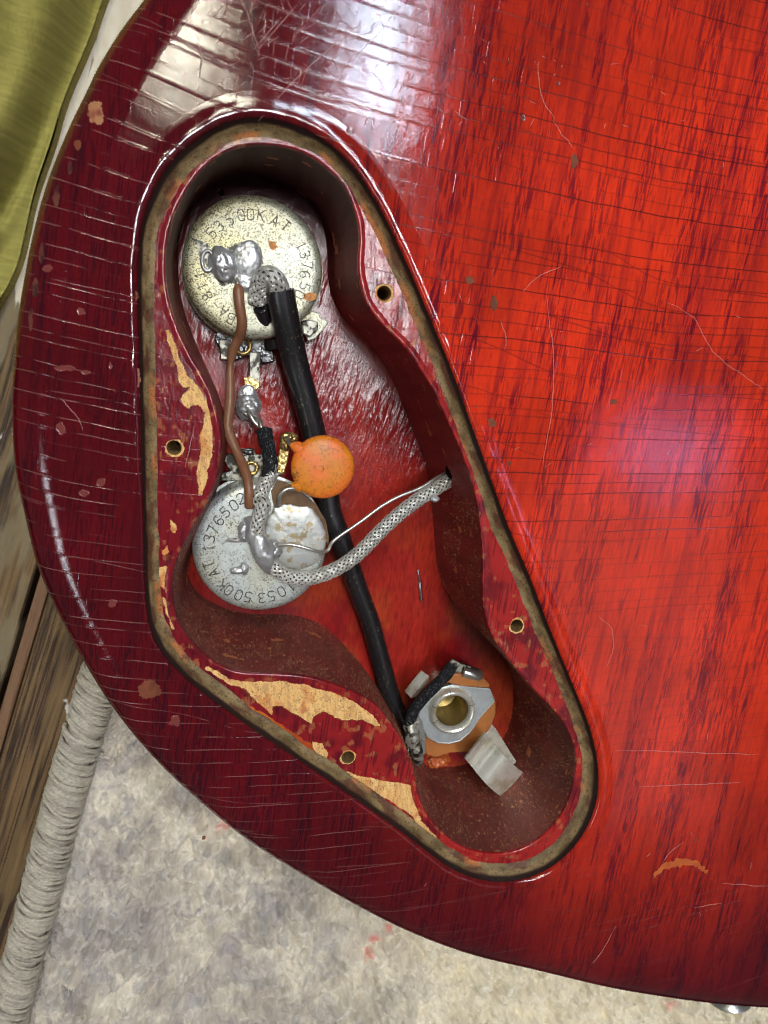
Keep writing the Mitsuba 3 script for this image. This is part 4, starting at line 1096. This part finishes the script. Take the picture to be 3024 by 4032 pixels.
put('floor__plank', board(lambda y: gx(y, -1500), lambda y: gx(y, -14), ZW, 12), 'board_worn', 30)
put('floor__plank', board(lambda y: gx(y, 6), lambda y: gx(y, 58), ZW - .4 * MM, 11), 'board_strip', 30)
put('floor__plank', board(lambda y: gx(y, 61), lambda y: gx(y, 2300), ZW - .7 * MM, 11), 'board_brown', 30)
put('floor', trimesh.creation.box([1.2, 1.2, .01]).apply_translation([0, 0, ZW - .02]), 'black_void')
tag('floor', 'worn brown wooden floorboards beneath the guitar', kind='structure')

# rug
bx = [(620, 1950), (560, 2150), (500, 2350), (435, 2540), (379, 2707), (303, 2960), (225, 3235), (138, 3584), (80, 3800), (15, 4080), (-60, 4400)]
zr = 1.0 * MM
bc = spline(ats(bx, zr), 240)
n_ = 2
x0, x1, y0, y1 = -.075, .145, -.175, -.015
gs = .36 * MM
X, Y = np.meshgrid(np.arange(x0, x1, gs), np.arange(y0, y1, gs))
q = np.stack([X, Y, X * 0], -1) * 1000
warp = np.stack([meshkit.fbm(q * .35, 3, 3) - .5, meshkit.fbm(q * .35, 3, 13) - .5, X * 0], -1) * 5.5
q2 = q + warp
bil = lambda s, sd: np.abs(2 * meshkit.noise(q2 * s, sd) - 1) ** .6
from scipy.spatial import cKDTree


def lumps(s, sd):
    """Rounded tufts about s mm across with creases between them."""
    r_ = np.random.default_rng(sd)
    n_p = int((x1 - x0 + .02) * (y1 - y0 + .02) * 1e6 / (s * s))
    pts = np.stack([r_.uniform(x0 * 1000 - 10, x1 * 1000 + 10, n_p), r_.uniform(y0 * 1000 - 10, y1 * 1000 + 10, n_p)], 1)
    d_, i_ = cKDTree(pts).query(q2[..., :2].reshape(-1, 2), k=2)
    e = np.clip((d_[:, 1] - d_[:, 0]) / s, 0, .8)
    h_ = np.sqrt(1 - (1 - np.clip(e * 1.7, 0, 1)) ** 2) * (.55 + .45 * r_.random(n_p)[i_[:, 0]])
    return h_.reshape(X.shape)


hh = 1.7 * lumps(7.0, 1) * meshkit.fbm(q * .09, 2, 4) * 1.6 + 1.7 * lumps(3.2, 2) * (.4 + 1.1 * meshkit.fbm(q * .12, 2, 24)) + .5 * lumps(1.5, 3) + .35 * meshkit.noise(q2 * 1.9, 4) + .25 * meshkit.noise(q * 3.2, 5)
hh += 1.2 * (meshkit.fbm(q * .05, 2, 8) - .5)
bxy = bc[::-1]
from scipy.ndimage import gaussian_filter
hh = gaussian_filter(hh, .7)
side = np.interp(Y, bxy[:, 1], bxy[:, 0])          # the binding's line at this y
dist = (X - side) * 1000
hh = hh - 1.6 * np.exp(-((dist - 3.8) / 1.6) ** 2)
hh = (hh - np.percentile(hh, 96)) * 2.9
Z = zr + np.clip(hh, -5.2, 1.2) * MM
inside = dist > .5
ny, nx = X.shape
idx = np.arange(nx * ny).reshape(ny, nx)
quad = inside[:-1, :-1] & inside[1:, 1:]
a0, a1, a2, a3 = idx[:-1, :-1][quad], idx[:-1, 1:][quad], idx[1:, 1:][quad], idx[1:, :-1][quad]
pile = M(np.stack([X, Y, Z], -1).reshape(-1, 3), np.vstack([np.stack([a0, a1, a2], 1), np.stack([a0, a2, a3], 1)]))


def pile_color(p, n, uv):
    x, y = mmxy(p)
    c = mix((.50, .445, .37), (.68, .62, .51), smoothstep(.3, .7, fbm(x * .12, y * .12, 2)))
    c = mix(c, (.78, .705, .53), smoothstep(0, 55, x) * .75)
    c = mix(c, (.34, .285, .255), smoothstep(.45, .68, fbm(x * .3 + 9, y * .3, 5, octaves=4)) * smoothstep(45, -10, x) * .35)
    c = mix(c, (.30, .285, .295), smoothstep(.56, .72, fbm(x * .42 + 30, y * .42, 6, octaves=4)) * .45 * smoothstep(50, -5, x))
    c = mix(c, (.255, .24, .265), smoothstep(.48, .66, fbm(x * .13 + 50, y * .13, 9, octaves=5)) * .28 * smoothstep(58, 15, x))  # blue-grey blotches: uneven wool, with shadow painted into the colour
    for (sx, sy, r_) in RED:
        d = dr.sqrt(dr.square(x - sx) + dr.square(y - sy))
        c = mix(c, (.66, .14, .12), (1 - smoothstep(r_ * .3, r_ * 1.5, d + 1.6 * (noise(x * .9, y * .9, 4) - .5))) * .6)
    return c * (.88 + .24 * noise(x * 2.6, y * 2.6, 8))


RED = [tuple(at(x * 1.8228, y * 1.8228, zr)[:2] / MM) + (r_,) for x, y, r_ in [(862, 2000, 1.6), (850, 2030, .8), (815, 2060, 1.0), (800, 2085, .9), (1460, 2185, 1.8), (480, 1800, 1.2)]]
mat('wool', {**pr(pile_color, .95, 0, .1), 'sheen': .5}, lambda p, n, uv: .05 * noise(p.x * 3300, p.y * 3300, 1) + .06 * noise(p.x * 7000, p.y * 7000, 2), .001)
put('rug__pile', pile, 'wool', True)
labels['rug__pile'] = {'label': 'matted pale grey and cream wool pile', 'kind': 'stuff'}
# loose fibres standing out of the pile
N = 45000
fx, fy = rng.uniform(x0 + .02, x1, N), rng.uniform(y0, y1 - .02, N)
ok = (fx - np.interp(fy, bxy[:, 1], bxy[:, 0])) > .0035
fx, fy = fx[ok], fy[ok]
ii = np.clip(((fy - y0) / gs).astype(int), 0, ny - 1); jj = np.clip(((fx - x0) / gs).astype(int), 0, nx - 1)
fz_ = Z[ii, jj] - .1 * MM
an = 2.3 + 5.0 * (meshkit.fbm(np.c_[fx * 90, fy * 90, fx * 0], 3, 11) - .5) * 2 + rng.normal(0, .5, len(fx))
ln = rng.uniform(.8, 2.4, len(fx)) * MM
dx, dy = np.cos(an) * ln, np.sin(an) * ln
up_ = rng.uniform(.2, .75, len(fx)) * ln
w_ = .085 * MM
p0 = np.stack([fx - np.sin(an) * w_, fy + np.cos(an) * w_, fz_], 1); p1 = np.stack([fx + np.sin(an) * w_, fy - np.cos(an) * w_, fz_], 1)
m0 = np.stack([fx + dx * .55 - np.sin(an) * w_ * .8, fy + dy * .55 + np.cos(an) * w_ * .8, fz_ + up_], 1); m1 = m0 + (p1 - p0) * .8
p2 = np.stack([fx + dx, fy + dy, fz_ + up_ * .9], 1)
k_ = len(fx); b_i = np.arange(k_)
put('rug__fibres', M(np.vstack([p0, p1, m0, m1, p2]), np.vstack([np.stack([b_i, b_i + k_, b_i + 3 * k_], 1), np.stack([b_i, b_i + 3 * k_, b_i + 2 * k_], 1), np.stack([b_i + 2 * k_, b_i + 3 * k_, b_i + 4 * k_], 1)])), 'wool')
labels['rug__fibres'] = {'label': 'loose wool fibres on the pile', 'kind': 'stuff'}
# whipped edge: a roll with yarn wrapped round it


def yarn_color(p, n, uv):
    x, y = mmxy(p)
    return mix((.36, .325, .25), (.50, .455, .36), fbm(x * .3, y * .5, 1)) * (.75 + .4 * noise(x * 2.2, y * 6.0, 3))


mat('yarn', {**pr(yarn_color, .8, 0, .3), 'sheen': .6}, lambda p, n, uv: .10 * noise(p.x * 1500, p.y * 5200, 2), .001)
mat('yarn_001', {**pr(lambda p, n, uv: yarn_color(p, n, uv) * mi.Color3f(.80, .78, .80), .8, 0, .3), 'sheen': .6}, lambda p, n, uv: .10 * noise(p.x * 1500, p.y * 5200, 2), .001)
RA, RH = 4.0, 3.4
put('rug__edge_roll', M(*(lambda m: (m.vertices * 1.0, m.faces))(tube(bc - np.array([0, 0, 2.2 * MM]), 3.2 * MM, 20))), 'yarn_001', True)
L = np.concatenate([[0], np.cumsum(np.linalg.norm(np.diff(bc, axis=0), axis=1))])
pos, wi = 0.0, 0
while pos < L[-1] - .002:
    c = np.array([np.interp(pos, L, bc[:, k]) for k in range(3)])
    t = np.array([np.interp(pos + .001, L, bc[:, k]) for k in range(3)]) - c; t /= np.linalg.norm(t)
    sd = np.cross(t, [0, 0, 1]); sd /= np.linalg.norm(sd)
    tilt = rng.normal(-.30, .11)
    ra, rh = RA + rng.normal(0, .12), RH + rng.normal(0, .10)
    al = np.linspace(-.12, math.pi + .12, 13)
    wob = rng.normal(0, .11, 13)
    q = np.stack([c + (sd * math.cos(a_) * ra + t * (math.cos(a_) * tilt * ra + wob[i] * .6)) * MM + np.array([0, 0, math.sin(a_) * rh - 2.4]) * MM for i, a_ in enumerate(al)])
    wd = rng.uniform(.22, .42)
    put('rug__yarn_wrap', tube(q, wd * MM, 6, False), 'yarn' if rng.random() < .75 else 'yarn_001', True)
    pos += (wd * 1.05 + (rng.uniform(.3, .9) if rng.random() < .18 else 0)) * MM
    wi += 1
tag('rug', 'pale matted wool rug with a whipped yarn edge under the guitar', 'rug')
hr = spline(ats(P_([(612, 1852), (575, 1895), (520, 1965), (470, 2045), (425, 2110), (385, 2165)]), zr + 3.0 * MM), 60)
mat('hair', pr((.55, .42, .28), .4, 0, .5))
put('stray_hair', tube(hr, .055 * MM, 6), 'hair', True)
tag('stray_hair', 'single long blond hair lying on the pale rug', 'hair')

# olive cloth
ce = [(x_ - 30, y_) for x_, y_ in [(860, -1200), (640, -520), (500, -160), (424, 38), (380, 165), (285, 392), (240, 550), (190, 696), (146, 854), (101, 1044), (38, 1171), (-20, 1260), (-200, 1420), (-420, 1520)]]
zc0 = -2 * MM
ed = spline(ats(ce, zc0), 260)
te = np.gradient(ed, axis=0); te /= np.linalg.norm(te, axis=1, keepdims=True)
ne = np.stack([-te[:, 1], te[:, 0], te[:, 0] * 0], 1)
if ne[100, 0] > 0: ne = -ne
FOLDS = [(LineString(ats(q_, zc0 + 8 * MM)[:, :2]), dp, wd_) for q_, dp, wd_ in
         [([(420, -300), (335, -40), (300, 60), (215, 250), (135, 440), (60, 620), (-60, 850)], 11, 1.7), ([(266, 475), (190, 590), (114, 696), (0, 900), (-80, 1050)], 9, 2.4), ([(120, -300), (90, 0), (60, 200), (-40, 420)], 3.0, 3.5),
          ([(150, 800), (60, 960), (-40, 1120)], 8, 2.6)]]
Y0, Y1 = at(0, 700, zc0)[1], at(0, 1250, zc0)[1]
rows = []
for s in np.concatenate([[-.0002, 0], np.linspace(.0006, .09, 150)]):
    b = ed + np.array([-1, .28, 0]) / math.hypot(1, .28) * max(s, 0)
    sm = s * 1000
    z = zc0 + (19 * (1 - math.exp(-max(sm, 0) / 6.0)) + .10 * max(sm, 0)) * MM * np.ones(len(b))
    lower = np.clip((b[:, 1] - Y0) / (Y1 - Y0), 0, 1)
    z = zc0 + (z - zc0) * (1 - .75 * lower ** 1.5)
    for pl, dp, wd_ in FOLDS:
        dd = np.array([pl.distance(Point(q_)) for q_ in b[:, :2]]) / MM
        z = zc0 + (z - zc0) * (1 - min(1, dp / 11) * .92 * np.exp(-(dd / wd_) ** 2))
    z += 1.2 * MM * (meshkit.fbm(np.c_[b[:, :2] * 60, b[:, 0] * 0 + 3], 3, 9) - .5) * min(1, max(sm, 0) / 4)
    if s < 0: z = z - 6 * MM; 
    rows.append(np.c_[b[:, :2], np.maximum(z, zc0 - 6 * MM)])
cl_ = upward(loft(np.stack(rows), closed=False))


def cloth_color(p, n, uv):
    x, y = mmxy(p)
    rib = noise(x * .5, (y + .10 * x) * 2.6, 1)
    c = mix((.26, .225, .052), (.34, .30, .078), fbm(x * .2, y * .2, 3))
    return c * (.86 + .28 * rib)


mat('olive_cloth', {**pr(cloth_color, .85, 0, .2), 'sheen': .4}, lambda p, n, uv: .016 * dr.sin((p.y + .10 * p.x) * 1000 * 2 * math.pi / .75) + .05 * noise(p.x * 2500, p.y * 2500, 1), .001)
put('cloth', cl_, 'olive_cloth', True)
tag('cloth', 'folded olive yellow ribbed cloth bunched up beside the guitar', 'cloth')
